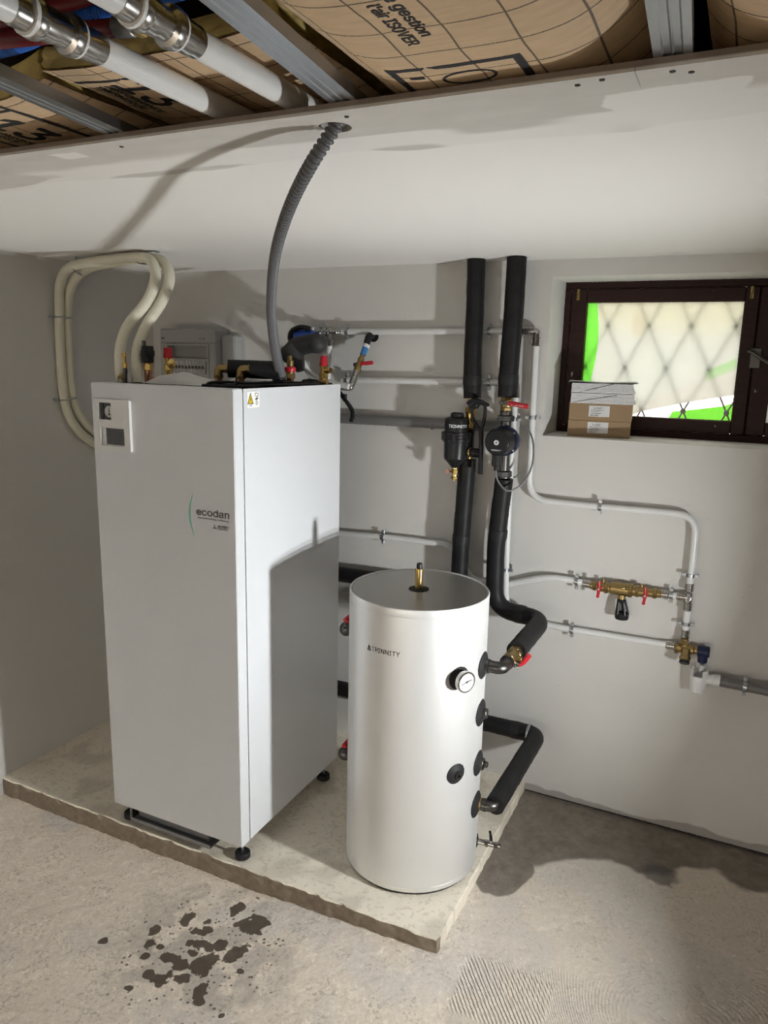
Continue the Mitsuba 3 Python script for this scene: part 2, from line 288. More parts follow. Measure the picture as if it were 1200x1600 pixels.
# walls
WX0, WX1, WZ0, WZ1 = .717, 2.10, 1.535, 2.131
wall = sbox(XL - .1, .014, XR, 2.5).difference(sbox(WX0, WZ0, WX1, WZ1))
struct("wall_back", extrude(wall, YW, YW + .285, "xz"), "wall_paint", "white painted plaster wall with a deep window opening", "wall")
struct("wall_base", bx(XL - .1, XR, YW + .012, YW + .28, -.08, .02, 0), "masonry", "dark gap along the foot of the back wall", "wall base")
struct("wall_left", bx(XL - .2, XL, YR, YW + .1, -.05, 2.5, 0), "wall_paint", "plain white painted side wall behind the cream tubes", "wall")
struct("wall_right", bx(XR, XR + .2, YR, YW + .1, -.05, 2.5, 0), "block_dark", "plain side wall behind the work lamp", "wall")
rear = sbox(XL - .1, -.05, XR + .1, 2.5).difference(sbox(-1.2, 0, 2.3, 1.16))  # unseen rear opening, added and sized to let in fill daylight
struct("wall_rear", extrude(rear, YR - .2, YR, "xz"), "block_dark", "plain unseen wall with a low opening added for fill daylight", "wall")
struct("ground_outside", bx(-25, 25, -30, YR - .001, -.3, -.05, 0), "ground_out", "ground outside the added rear opening", "ground")
struct("ground_outside", bx(-25, 25, YW + .4, 30, -.3, 1.35, 0), "ground_out", "raised ground outside the window", "ground")
YE = -.8035
hole = sscale(Point(.763, -.731).buffer(.027, 10), 1.0, 1.05)
ceil = sbox(XL - .02, YE, XR, YW + .02).difference(hole)
ck = struct("ceiling", extrude(ceil, ZC, ZC + .0125, "xy"), "ceiling_board", "plasterboard ceiling, half painted white, with a cut edge and filler patches", "ceiling")
for x, y in ((1.168, -.781), (1.202, -.789), (1.290, -.786), (.808, -.775), (.335, -.77), (1.312, -.775)):
    obj("screw_head", lathe([(0, 0), (.0036, 0), (.004, .0008), (.004, .002), (0, .002)], (x, y, ZC - .0012), (0, 0, 1), 10), "ink", ck)
obj("torn_paper", extrude(Polygon([(.728, -.745), (.742, -.752), (.741, -.728), (.732, -.722)]), ZC - .0012, ZC, "xy"), "paper", ck)
struct("ceiling_deck", bx(XL - .1, XR + .1, YR - .1, YW + .1, 2.46, 2.6, 0), "deck_dark", "dark underside of the floor above, behind the insulation", "ceiling")

# window
wk = thing("window_1", "dark brown wooden casement window with film taped over the pane, above the boxes", "window"); labels[wk]["kind"] = "structure"
FY0, FY1 = 1.245, 1.30
def frame_piece(name, x0, x1, z0, z1, y0=FY0, y1=FY1): return obj(name, bx(x0, x1, y0, y1, z0, z1, .003), "window_wood", wk)
frame_piece("frame_top", WX0, WX1, 2.105, WZ1 + .005); frame_piece("frame_bottom", WX0, WX1, WZ0 - .005, 1.562)
frame_piece("frame_side", WX0 - .003, .742, 1.562, 2.105); frame_piece("frame_side", WX1 - .03, WX1, 1.562, 2.105)
frame_piece("mullion", 1.402, 1.452, 1.556, 2.11, 1.2855, 1.305)
def sash(x0, x1, gx0, gx1, gz0, gz1):
    s = obj("sash", cat(bx(x0, gx0, 1.238, 1.285, 1.564, 2.103, .004), bx(gx1, x1, 1.238, 1.285, 1.564, 2.103, .004), bx(gx0 - .002, gx1 + .002, 1.2385, 1.2845, 1.564, gz0, .004), bx(gx0 - .002, gx1 + .002, 1.2385, 1.2845, gz1, 2.103, .004)), "window_wood", wk)
    obj("pane", bx(gx0 - .004, gx1 + .004, 1.2600, 1.2601, gz0 - .004, gz1 + .004, 0), "glass", s, False)
    return s
s1 = sash(.745, 1.425, .806, 1.376, 1.612, 2.052); s2 = sash(1.428, 2.068, 1.494, 2.01, 1.612, 2.052)
def sheet(poly, y, mat, name):
    m = trimesh.creation.triangulate_polygon(poly, engine="earcut"); v = np.c_[m[0][:, 0], 0 * m[0][:, 0] + y, m[0][:, 1]]
    return obj(name, mesh(v, m[1]), mat, wk, False)
film = Polygon([(.79, 2.07), (.79, 1.60), (.98, 1.60), (1.05, 1.633), (1.20, 1.672), (1.30, 1.694), (1.39, 1.712), (1.39, 2.066), (.83, 2.068)])
labels[sheet(film, 1.272, "film", "film_sheet")] = {"label": "milky film with a bright green strip"}
labels[sheet(Polygon([(1.14, 1.59), (1.39, 1.59), (1.39, 1.682), (1.34, 1.664), (1.25, 1.648), (1.16, 1.634)]), 1.30, "film_green", "film_sheet")] = {"label": "green film behind the grille"}
sheet(Polygon([(1.48, 1.60), (2.02, 1.60), (2.02, 2.06), (1.48, 2.06)]), 1.272, "film", "film_sheet")
gb = []
nodes = set()
for k in range(-6, 12):
    xa = .89 + .1555 * k
    # bars lean either way: nodes at (xa, 1.966), (xa + .0778, 1.803), (xa, 1.640)
    for sx in (1, -1):
        a, b = V(xa - sx * .0778 * 1.15, 1.283, 1.966 + .163 * 1.15), V(xa + sx * .0778 * 3.2, 1.283, 1.966 - .163 * 3.2)
        if max(a[0], b[0]) < .72 or min(a[0], b[0]) > 2.1: continue
        lo, hi = .73, 2.09
        ta, tb = sorted(((lo - a[0]) / (b[0] - a[0]), (hi - a[0]) / (b[0] - a[0]))); ta, tb = max(0, ta), min(1, tb)
        if tb - ta < .05: continue
        gb.append(rod(a + (b - a) * ta, a + (b - a) * tb, .0032, 8))
    for x_, z_ in ((xa, 1.966), (xa + .0778, 1.803), (xa, 1.640)):
        if .75 < x_ < 2.07: gb.append(rod((x_, 1.278, z_), (x_, 1.287, z_), .0105, 12))
gk = obj("diamond_grille", gb[0], "grille_iron", wk)
for g in gb[1:]: obj("bar", g, "grille_iron", gk)
for x_, z_ in ((.771, 2.082), (1.398, 2.082)):
    obj("hinge", cat(bx(x_ - .006, x_ + .006, 1.2335, 1.239, z_ - .022, z_ + .022, .001), rod((x_ - .004, 1.232, z_ - .02), (x_ + .003, 1.232, z_ + .02), .003, 8)), "brass_old", wk)
obj("handle", cat(bx(1.415, 1.452, 1.231, 1.24, 1.81, 1.885, .003), rod((1.430, 1.235, 1.862), (1.430, 1.20, 1.862), .008, 12), tube(spline([(1.405, 1.205, 1.875), (1.43, 1.20, 1.862), (1.47, 1.20, 1.835), (1.535, 1.205, 1.80)], 6), [.004] + [.0065] * 16 + [.005, .004], 10)), "iron_dark", wk)

# ------------------------------------------------------------------ heat pump cabinet
W, D, ZB, ZT = .595, .68, .130, 1.717
c = thing("heat_pump_cabinet", "tall white heat pump cabinet with a small display, standing on the concrete plinth", "heat pump unit")
obj("body", bx(-W + .004, -.003, .02, D - .004, ZB + .004, ZT - .012, .002), "steel_dull", c)
fp = bx(-W, 0, 0, .0485, ZB, ZT, .003)
front = obj("front_panel", fp, "white_enamel", c, 25)
obj("side_panel", bx(-.004, -.0005, .0525, D, ZB + .004, ZT - .001, .001), "white_enamel", c, 25)
obj("side_panel", bx(-W + .0005, -W + .004, .0525, D, ZB + .004, ZT - .001, .001), "white_enamel", c, 25)
obj("top_panel", bx(-W + .004, -.004, .0525, D - .002, ZT - .014, ZT - .006, .001), "dark_rubber", c, label="dark top plate")
for x, y in ((-.035, .05), (-W + .035, .05), (-.035, D - .055), (-W + .035, D - .055)):
    f = obj("foot", lathe([(0, 0), (.024, 0), (.0275, .003), (.0275, .020), (.0245, .024), (.008, .025), (0, .025)], (x, y, ZS + .001), (0, 0, 1), 24), "dark_rubber", c, label="black levelling foot")
    obj("stem", rod((x, y, ZS + .02), (x, y, ZB + .01), .0055, 12), "zinc", f)
tr = obj("base_bracket", cat(bx(-.52, -.145, .008, .13, .074, .0785, .001), bx(-.52, -.145, .005, .0095, .074, .089, .001), rod((-.522, .012, .074), (-.522, .012, .135), .0045, 8), bx(-.5, -.17, .03, .11, .0785, .135, .001)), "tray_grey", c, label="grey metal base bracket")
for x in (-.46, -.32, -.2): obj("bolt", lathe([(0, 0), (.006, 0), (.006, .003), (0, .004)], (x, .04, .0785), (0, 0, 1), 8), "iron_dark", tr)
# control panel
cp0 = sbox(-.577, 1.491, -.416, 1.664).buffer(-.006).buffer(.006)
w1, w2 = sbox(-.552, 1.595, -.496, 1.652), sbox(-.548, 1.507, -.442, 1.570)
cpn = obj("control_panel", extrude(cp0.difference(w1).difference(w2), -.012, -.0005, "xz"), "white_plastic", c, label="white plastic control panel")
obj("gauge_recess", bx(-.553, -.495, -.003, -.0006, 1.594, 1.653, 0), "screen_grey", cpn)
obj("pressure_gauge", cat(lathe([(.0205, 0), (.0205, .003), (.0245, .003), (.0245, 0)], (-.512, -.0035, 1.622), (0, -1, 0), 28)), "ink", cpn)
gd = trimesh.creation.extrude_polygon(Point(0, 0).buffer(.0205).intersection(sbox(-.03, -.03, .016, .03)), .001, engine="earcut")
obj("gauge_face", frame3(gd, (-.512, -.0032, 1.622), (1, 0, 0), (0, 0, 1)), "light_grey_plastic", cpn)
obj("gauge_needle", cat(bx(-.5125, -.5105, -.0056, -.0046, 1.608, 1.634, .0003), bx(-.520, -.505, -.0056, -.0046, 1.611, 1.6135, .0003), bx(-.5395, -.5365, -.0056, -.003, 1.597, 1.651, .0003)), "ink", cpn)
obj("display", bx(-.530, -.447, -.0042, -.0006, 1.511, 1.566, .0006), "screen_grey", cpn)
obj("display_frame", bx(-.549, -.441, -.0035, -.0006, 1.506, 1.571, .0004), "white_plastic", cpn)
# print on the front
EX, EZ = V(1, 0, 0), V(0, 0, 1)
arc = []
for s_ in np.linspace(-1, 1, 25): arc.append((-.1845 + .020 * s_ * s_ - .006 * (1 - s_ * s_) * .6, 1.305 + .075 * s_))
arc2 = [(x + .0075 * (1 - (abs((z - 1.305) / .075)) ** 2), z) for x, z in arc]
obj("printed_arc", extrude(Polygon(arc + arc2[::-1]).buffer(0), -.0006, .0002, "xz"), "mint_print", front, False)
obj("lettering", text("ecodan", .0225, (-.159, -.0001, 1.3065), EX, EZ, .0006, True, .134), "ink_grey", front, False)
obj("lettering", text("Renewable Heating Technology", .006, (-.153, -.0001, 1.2945), EX, EZ, .0005, False, .126), "ink_grey", front, False)
obj("emblem", diamonds(.017, (-.084, -.0001, 1.2715), EX, EZ), "ink_grey", front, False)
obj("lettering", text("MITSUBISHI", .0062, (-.071, -.0001, 1.2735), EX, EZ, .0005, True, .044), "ink_grey", front, False)
obj("lettering", text("ELECTRIC", .0056, (-.071, -.0001, 1.2655), EX, EZ, .0005, True, .038), "ink_grey", front, False)
# warning sticker on the side (faces +x: reads along +y)
st = obj("warning_sticker", bx(0, .0006, .070, .136, 1.655, 1.705, 0), "sticker_white", c, False)
EY = V(0, 1, 0)
tri = Polygon([(.073, 1.668), (.102, 1.668), (.0875, 1.700)])
def side_print(poly, name, mat, d0, d1):
    m = trimesh.creation.extrude_polygon(poly, d1 - d0, engine="earcut"); v = m.vertices
    return obj(name, mesh(np.c_[v[:, 2] + d0, v[:, 0], v[:, 1]], m.faces), mat, st, False)
side_print(tri.buffer(.0012), "triangle_border", "ink", .0004, .0009); side_print(tri.buffer(-.0012), "triangle", "yellow_print", .0006, .0012)
side_print(Polygon([(.0885, 1.692), (.0845, 1.681), (.0875, 1.681), (.0860, 1.671), (.0905, 1.683), (.0875, 1.683)]), "flash_symbol", "ink", .0010, .0015)
side_print(sbox(.112, 1.690, .130, 1.701).difference(sbox(.114, 1.692, .128, 1.699)), "pictogram", "ink_grey", .0004, .0009)
side_print(Polygon([(.110, 1.680), (.122, 1.688), (.131, 1.684), (.120, 1.678)]), "pictogram", "ink_grey", .0004, .0009)
side_print(sbox(.116, 1.663, .126, 1.675).difference(sbox(.118, 1.665, .124, 1.673)), "pictogram", "ink_grey", .0004, .0009)
for zz in (1.6635, 1.6605): side_print(sbox(.078, zz, .096, zz + .0012), "fine_print", "ink_grey", .0004, .0008)

# ------------------------------------------------------------------ buffer tank
TX, TY, TR, TZ0, TZ1 = .4905, .3568, .2365, ZS, 1.0598
tk = thing("buffer_tank", "pale grey cylindrical buffer tank with black rosettes and a round thermometer", "water tank")
R = TR
tb = obj("body", lathe([(0, TZ0 + .012), (R - .006, TZ0 + .012), (R - .002, TZ0 + .014), (R, TZ0 + .018), (R, TZ0 + .030), (R - .0012, TZ0 + .0315), (R, TZ0 + .033), (R, TZ1 - .028), (R - .0012, TZ1 - .0265), (R, TZ1 - .025), (R + .0005, TZ1 - .004), (R - .002, TZ1), (R - .006, TZ1 - .001), (R - .008, TZ1 - .005)], (TX, TY, 0), (0, 0, 1), 128), "tank_coat", tk, 40)
obj("lid", lathe([(R - .0085, TZ1 - .006), (R - .0085, TZ1 - .0035), (0, TZ1 - .0028)], (TX, TY, 0), (0, 0, 1), 96), "tank_top", tk, 30)
obj("base_ring", lathe([(0, TZ0), (R - .012, TZ0), (R - .012, TZ0 + .013), (0, TZ0 + .013)], (TX, TY, 0), (0, 0, 1), 64), "dark_rubber", tk)
t1 = obj("rosette", lathe([(0, 0), (.034, 0), (.034, .002), (.020, .005), (0, .005)], (TX, TY - .006, TZ1 - .003), (0, 0, 1), 32), "dark_rubber", tk, label="black rosette on the lid")
t2 = obj("top_port", lathe([(0, 0), (.0125, 0), (.0135, .002), (.0135, .066), (.012, .069), (0, .069)], (TX, TY - .006, TZ1 + .001), (0, 0, 1), 24), "brass", tk, label="upright brass sleeve")
obj("cap", lathe([(0, 0), (.0098, 0), (.0098, .016), (.008, .019), (0, .019)], (TX, TY - .006, TZ1 + .069), (0, 0, 1), 20), "black_plastic", t2)
def radial(phi): a = math.radians(phi); return V(math.cos(a), math.sin(a), 0)
def on_tank(phi, z, off=0.0): return V(TX, TY, z) + radial(phi) * (TR + off)
def rosette(phi, z, r=.047):
    o = on_tank(phi, z, -.006)
    return obj("rosette", lathe([(0, 0), (r, 0), (r + .0005, .006), (r - .006, .0105), (r * .55, .015), (r * .5, .017), (0, .017)], o, radial(phi), 36), "dark_rubber", tk, label="black rubber rosette")
PZ = (.826, .655, .469, .312)
for z in PZ: rosette(1.5, z, .046 if z != .469 else .044)
rosette(-31.5, .487, .035); rosette(-32.5, .825, .038)
for z in (.862, .372): rosette(180, z, .046)
# blind plugs
p3 = obj("blind_plug", cat(rod(on_tank(1.5, .469, .005), on_tank(1.5, .469, .020), .021, 20), obx(on_tank(1.5, .469, .026), radial(1.5), V(0, 1, 0), V(0, 0, 1), .014, .017, .017, .002)), "iron_dark", tk)
p4 = on_tank(-31.5, .487, 0)
obj("blind_plug", cat(ring(on_tank(-31.5, .487, .008), radial(-31.5), .008, .013, .008, 20), ring(on_tank(-31.5, .487, .010), radial(-31.5), .0045, .0085, .008, 6)), "iron_dark", tk)
# thermometer
o, d = on_tank(-32.5, .825, .004), radial(-32.5); ex = V(-d[1], d[0], 0)
th = obj("thermometer", lathe([(0, 0), (.020, 0), (.020, .016), (.0335, .018), (.0345, .021), (.0345, .034), (.032, .036), (.030, .036), (.030, .0325), (0, .0325)], o, d, 40), "chrome", tk, label="round thermometer with a white dial")
obj("dial", lathe([(0, 0), (.0302, 0), (.0302, .0012), (0, .0012)], o + d * .0318, d, 36), "white_print", th)
marks = []
for i in range(25):
    a = math.radians(225 - i * 11.25); q = V(math.cos(a), math.sin(a)); l = .004 if i % 3 == 0 else .002
    m = trimesh.creation.extrude_polygon(Polygon([tuple(q * .0275 + V(-q[1], q[0]) * .00045), tuple(q * (.0275 - l) + V(-q[1], q[0]) * .00045), tuple(q * (.0275 - l) - V(-q[1], q[0]) * .00045), tuple(q * .0275 - V(-q[1], q[0]) * .00045)]), .0004, engine="earcut")
    marks.append(frame3(m, o + d * .0329, ex, EZ))
obj("scale_marks", cat(*marks), "ink", th, False)
for s_, a in (("0", 215), ("20", 170), ("40", 130), ("60", 90), ("80", 50), ("100", 10), ("120", -35)):
    q = .0195 * V(math.cos(math.radians(a)), math.sin(math.radians(a)))
    obj("numeral", text(s_, .0042, o + d * .0329 + ex * (q[0] - .0018 * len(s_)) + EZ * (q[1] - .002), ex, EZ, .0004), "ink", th, False)
na = math.radians(15); nd = ex * math.cos(na) + EZ * math.sin(na); nn = np.cross(d, nd)
obj("needle", cat(obx(o + d * .0345, nd, nn, d, .042, .0013, .0008, .0003), obx(o + d * .0345 + nd * .004, nd, nn, d, .012, .004, .0008, .0003), rod(o + d * .033, o + d * .036, .0028, 12)), "ink", th)
# lettering: drop-shaped mark, then the word
wt = bent_text("TRINNITY", .0155, (TX, TY), TR, math.radians(-106), .9025, .104, .0006)
obj("lettering", wt, "ink", tb, False)
lg = trimesh.creation.extrude_polygon(Polygon([(0, 0), (.014, 0), (.0125, .010), (.0085, .018), (.005, .018), (.0015, .010)]).difference(Polygon([(.003, .0025), (.011, .0025), (.0095, .006), (.0045, .006)])).difference(Polygon([(.005, .0085), (.009, .0085), (.007, .014)])), .0006, engine="earcut")
v = lg.vertices; a = math.radians(-110.2) + v[:, 0] / TR
obj("emblem", mesh(np.c_[TX + (TR + v[:, 2]) * np.cos(a), TY + (TR + v[:, 2]) * np.sin(a), .9005 + v[:, 1]], lg.faces), "ink", tb, False)
# drain cock
o, d = on_tank(16, .128, -.004), radial(8)
dv = thing("drain_cock", "small nickel drain cock with a black lever near the foot of the tank", "drain valve")
obj("rosette", lathe([(0, 0), (.026, 0), (.026, .004), (.012, .009), (0, .009)], o, d, 24), "dark_rubber", dv)
obj("body", cat(rod(o, o + d * .035, .0105, 16), hexnut(o + d * .032, o + d * .046, .0125), rod(o + d * .045, o + d * .068, .0095, 16), hexnut(o + d * .066, o + d * .080, .011), rod(o + d * .078, o + d * .09, .0085, 16), rod(o + d * .055, o + d * .055 + V(0, 0, .016), .006, 12)), "chrome", dv)
obj("lever", tube(spline([o + d * .055 + V(0, 0, .014), o + d * .055 + V(-.002, 0, .03), o + d * .054 + V(-.005, 0, .05)], 5), [.006] * 6 + [.0045] * 5, 8), "black_plastic", dv)

# ------------------------------------------------------------------ pipework helpers
def sleeve(c_, d, r=.0165, L=.030):
    c_ = V(*c_); d = unit(d); h = L / 2; g = r * .09
    return lathe([(0, -h), (r * .9, -h), (r, -h + .002), (r, -h * .45), (r - g, -h * .35), (r - g, -h * .2), (r, -h * .1), (r, h * .25), (r - g, h * .35), (r - g, h * .5), (r, h * .6), (r, h - .002), (r * .9, h), (0, h)], c_, d, 18)
clamp_n = 0
def clamp(c_, axis, r, label, wall=YW):
    c_ = V(*c_); e = V(0, 0, 1) if axis == "x" else V(1, 0, 0); a = V(1, 0, 0) if axis == "x" else V(0, 0, 1); y = V(0, 1, 0)
    k = thing("pipe_clamp", label, "pipe clamp", "zinc pipe clamps on the back wall")
    ms = [ring(c_ - a * .0065, a, r + .0004, r + .0032, .013, 22)]
    for s in (1, -1):
        q = c_ + e * s * (r + .0095)
        ms += [obx(q - y * .0025, e, y, a, .015, .0028, .013, .0006), obx(q + y * .0025, e, y, a, .015, .0028, .013, .0006)]
    obj("band", cat(*ms), "zinc", k)
    for s in (1, -1):
        q = c_ + e * s * (r + .0105); obj("screw", cat(rod(q - y * .0075, q + y * .007, .0024, 8), rod(q - y * .0085, q - y * .004, .0048, 10)), "zinc", k)
    obj("wall_stud", cat(rod(c_ + y * (r + .002), V(c_[0], wall, c_[2]), .0036, 10), hexnut(c_ + y * (r + .0025), c_ + y * (r + .0075), .007), rod(V(c_[0], wall - .003, c_[2]), V(c_[0], wall, c_[2]), .011, 16)), "zinc", k)
    return k
def rough_tube(path, r, seed, amp=.0015, step=.012, n=24):
    p, s = resample(np.asarray(path, float), step); m = tube(p, r, n)
    v = m.vertices.copy(); k = np.minimum(np.arange(len(v)) // n, len(p) - 1); out = v - p[k]
    L = np.linalg.norm(out, axis=1, keepdims=True); q = np.c_[v * 22]
    amt = amp * 2 * (meshkit.fbm(q, 3, seed) - .5)
    v = v + np.where(L > 1e-5, out / np.maximum(L, 1e-6), 0) * amt[:, None]
    return mesh(v, m.faces)
def tape(path_pt, d, r, L=.035):
    c_ = V(*path_pt); d = unit(d); return lathe([(r - .004, -L / 2), (r, -L / 2 + .001), (r + .001, 0), (r, L / 2 - .001), (r - .004, L / 2)], c_, d, 26)
PR = .0128   # white multilayer pipe
YP = .983
def wpipe(pts, label, rad=.05, r=PR, smooth_path=False):
    k = thing("water_pipe", label, "water pipe")
    p = spline(pts, 8) if smooth_path else fillet(pts, rad, 10)
    obj("tube", tube(resample(p, .012)[0], r, 16), "pipe_white", k, 60); return k

# upper horizontal pipe, its drop and the run under the window
k = wpipe([(-.195, YP, 1.923), (.648, YP, 1.930)], "white pipe running highest along the back wall behind the black risers")
obj("press_sleeve", sleeve((-.175, YP, 1.923), (1, 0, 0)), "chrome", k); obj("press_sleeve", sleeve((.637, YP, 1.930), (1, 0, 0)), "chrome", k)
obj("elbow", cat(tube(fillet([(.650, YP, 1.930), (.677, YP, 1.930), (.677, YP, 1.905)], .016), .014, 16), rod((.652, YP, 1.93), (.657, YP, 1.93), .0172), rod((.677, YP, 1.908), (.677, YP, 1.903), .0172)), "chrome", k)
k = wpipe([(.677, YP, 1.89), (.683, YP, 1.45), (.683, YP, 1.285), (.90, YP, 1.281), (1.17, YP, 1.286), (1.303, YP, 1.285), (1.307, YP, 1.15), (1.305, YP, 1.005)], "white pipe dropping beside the window then bending right below its sill", .12)
obj("press_sleeve", sleeve((.677, YP, 1.89), (0, 0, 1)), "chrome", k); obj("press_sleeve", sleeve((1.305, YP, 1.017), (0, 0, 1)), "chrome", k)
# second horizontal pipe and its drop
k = wpipe([(-.15, YP, 1.722), (.585, YP, 1.734)], "white pipe running along the back wall one below the highest")
obj("elbow", cat(tube(fillet([(.575, YP, 1.734), (.617, YP - .03, 1.734), (.617, YP - .03, 1.70)], .018), .014, 16)), "chrome", k)
k = wpipe([(.617, YP - .03, 1.70), (.613, YP - .03, 1.43), (.617, YP - .03, 1.05), (.622, YP - .025, .86), (.66, YP, .79), (.72, YP, .782)], "thin white pipe dropping straight down close behind the circulation pump", .06)
obj("press_sleeve", sleeve((.617, YP - .03, 1.695), (0, 0, 1)), "chrome", k)
# pipe from the cabinet, low, dipping behind the risers to the filling valve
k = wpipe([(-.30, YP, 1.036), (-.17, YP, 1.040), (.056, YP, 1.051), (.28, YP, 1.054), (.355, YP, 1.05), (.41, YP + .006, .995), (.47, YP + .008, .925), (.594, YP + .008, .917), (.665, YP + .006, .938), (.768, YP, .972), (.86, YP, .979), (.935, YP, .973)], "white pipe from behind the cabinet dipping behind the black risers to the brass valve", smooth_path=True)
obj("press_sleeve", sleeve((.937, YP, .973), (1, 0, -.05)), "chrome", k)
k = wpipe([(1.222, YP, .977), (1.292, YP, .977)], "short white pipe between the brass filling valve and the tee")
obj("press_sleeve", sleeve((1.222, YP, .977), (1, 0, 0)), "chrome", k); obj("press_sleeve", sleeve((1.279, YP, .977), (1, 0, 0), .0155, .026), "chrome", k)
k = wpipe([(1.306, YP, .952), (1.308, YP, .835)], "short upright white pipe below the chrome tee")
obj("tee", cat(rod((1.3055, YP, .996), (1.3055, YP, .958), .0145), rod((1.288, YP, .977), (1.3055, YP, .977), .0145), rod((1.3055, YP, .9755), (1.3055, YP - .012, .977), .013)), "chrome", k)
obj("press_sleeve", sleeve((1.306, YP, .943), (0, 0, 1)), "chrome", k); obj("press_sleeve", sleeve((1.308, YP, .838), (0, 0, 1)), "chrome", k)
k = wpipe([(.72, YP, .782), (.85, YP, .776), (1.262, YP, .781)], "white pipe running lowest on the wall to the brass safety group")
obj("press_sleeve", sleeve((1.262, YP, .781), (1, 0, 0)), "chrome", k)
for c_, ax, lb in [((-.137, YP, 1.9235), "x", "zinc clamp on the highest white pipe, right of the tee"), ((.492, YP, 1.929), "x", "zinc clamp on the highest white pipe, between the two black risers"), ((.500, YP, 1.7325), "x", "zinc clamp on the second white pipe, between the two black risers"),
    ((-.138, YP, 1.7225), "x", "zinc clamp on the second white pipe, behind the red butterfly valve"), ((.052, YP, 1.051), "x", "zinc clamp on the low pipe between cabinet and left riser"), ((.963, YP, 1.282), "x", "zinc clamp on the pipe run below the window sill"),
    ((1.305, YP, 1.063), "z", "zinc clamp on the upright pipe right of the filling valve, above the tee"), ((.897, YP, .977), "x", "zinc clamp just left of the brass filling valve"), ((1.246, YP, .977), "x", "zinc clamp just right of the brass filling valve"),
    ((1.307, YP, .876), "z", "zinc clamp on the short upright pipe below the tee"), ((.893, YP, .776), "x", "zinc clamp on the lowest white pipe, right of the black elbow"), ((.682, YP, 1.605), "z", "zinc clamp on the white pipe beside the window opening"), ((.616, YP - .03, 1.597), "z", "zinc clamp on the thin upright pipe beside the red lever"), ((.618, YP - .03, .992), "z", "zinc clamp at the foot of the thin upright white pipe")]:
    clamp(c_, ax, PR, lb)

# filling valve (disconnector) with funnel
yv = .975
fv = thing("filling_valve", "brass backflow valve with two small red levers and a black funnel", "backflow valve")
obj("body", cat(rod((.952, yv, .972), (.985, yv, .972), .015, 20), hexnut((.962, yv, .972), (.975, yv, .972), .019), rod((.98, yv, .972), (1.03, yv, .973), .019, 20), hexnut((1.005, yv, .972), (1.02, yv, .972), .023), rod((1.028, yv, .974), (1.10, yv, .975), .025, 24), hexnut((1.095, yv, .975), (1.11, yv, .975), .028), rod((1.108, yv, .975), (1.16, yv, .976), .020, 20), hexnut((1.12, yv, .976), (1.132, yv, .976), .0235),
    rod((1.155, yv, .976), (1.185, yv, .977), .0165, 20), hexnut((1.182, yv, .977), (1.197, yv, .977), .02), rod((1.195, yv, .977), (1.212, yv, .977), .0145, 20), rod((1.072, yv, .975), (1.072, yv, .935), .014, 18), lathe([(0, 0), (.011, 0), (.012, .006), (.008, .009), (0, .009)], (1.075, yv - .02, .987), (0, -.7, .7), 12), rod((1.0, yv, .99), (1.0, yv, 1.003), .006, 10), rod((1.14, yv, .992), (1.14, yv, 1.004), .006, 10)), "brass_old", fv)
for x in (.990, 1.158):
    h = obj("lever", cat(rod((x, yv - .017, .973), (x, yv - .034, .973), .008, 12), tube(spline([(x - .002, yv - .033, 1.003), (x, yv - .034, .985), (x, yv - .034, .972), (x - .001, yv - .034, .955), (x - .003, yv - .033, .938)], 5), [.0055] * 8 + [.007] * 6 + [.0055] * 7, 10)), "red_plastic", fv)
    obj("screw", rod((x, yv - .034, .973), (x, yv - .0435, .973), .0042, 10), "zinc", h)
fn = [lathe([(.0, .0), (.0155, 0), (.0165, .004), (.0165, .012), (.014, .014), (0, .014)][::1], (1.073, yv, .922), (0, 0, 1), 24), lathe([(.0, .0), (.024, 0), (.026, .004), (.026, .022), (.023, .024), (.021, .02), (0, .018)], (1.078, yv, .858), (0, 0, 1), 28)]
for i in range(5):
    a = 2 * math.pi * (i + .25) / 5; q0 = V(1.073 + .0145 * math.cos(a), yv + .0145 * math.sin(a), .926); q1 = V(1.078 + .0235 * math.cos(a), yv + .0235 * math.sin(a), .876)
    fn.append(tube(np.array([q0, (q0 + q1) / 2, q1]), .0042, 8))
obj("funnel", cat(*fn), "black_plastic", fv)
# safety group with tundish and waste pipe
ys = .972
sg = thing("safety_group", "brass safety group with a black knob where the lowest white pipe ends", "safety valve")
obj("body", cat(rod((1.277, ys, .781), (1.297, ys, .781), .018, 18), rod((1.29, ys, .782), (1.345, ys, .782), .017, 20), hexnut((1.278, ys, .781), (1.290, ys, .781), .0215), rod((1.312, ys, .782), (1.310, ys, .822), .0135, 18), hexnut((1.310, ys, .80), (1.310, ys, .818), .0165), rod((1.318, ys - .01, .785), (1.318, ys - .035, .747), .017, 20), hexnut((1.318, ys - .025, .762), (1.318, ys - .033, .75), .0205), rod((1.345, ys, .782), (1.362, ys, .782), .013, 16), rod((1.292, ys - .012, .79), (1.292, ys - .024, .79), .008, 8)), "brass_old", sg)
obj("end_cap", rod((1.318, ys - .0345, .748), (1.318, ys - .041, .739), .0185, 20), "black_plastic", sg)
obj("knob", cat(lathe([(0, 0), (.019, 0), (.0215, .003), (.0215, .038), (.018, .042), (0, .042)], (1.357, ys - .004, .785), (1, 0, 0), 14), rod((1.377, ys - .004, .782), (1.377, ys - .004, .742), .0175, 18)), "navy_plastic", sg, label="dark blue-black relief knob and outlet")
tu = thing("tundish", "white plastic tundish hanging under the dark knob of the safety group", "tundish")
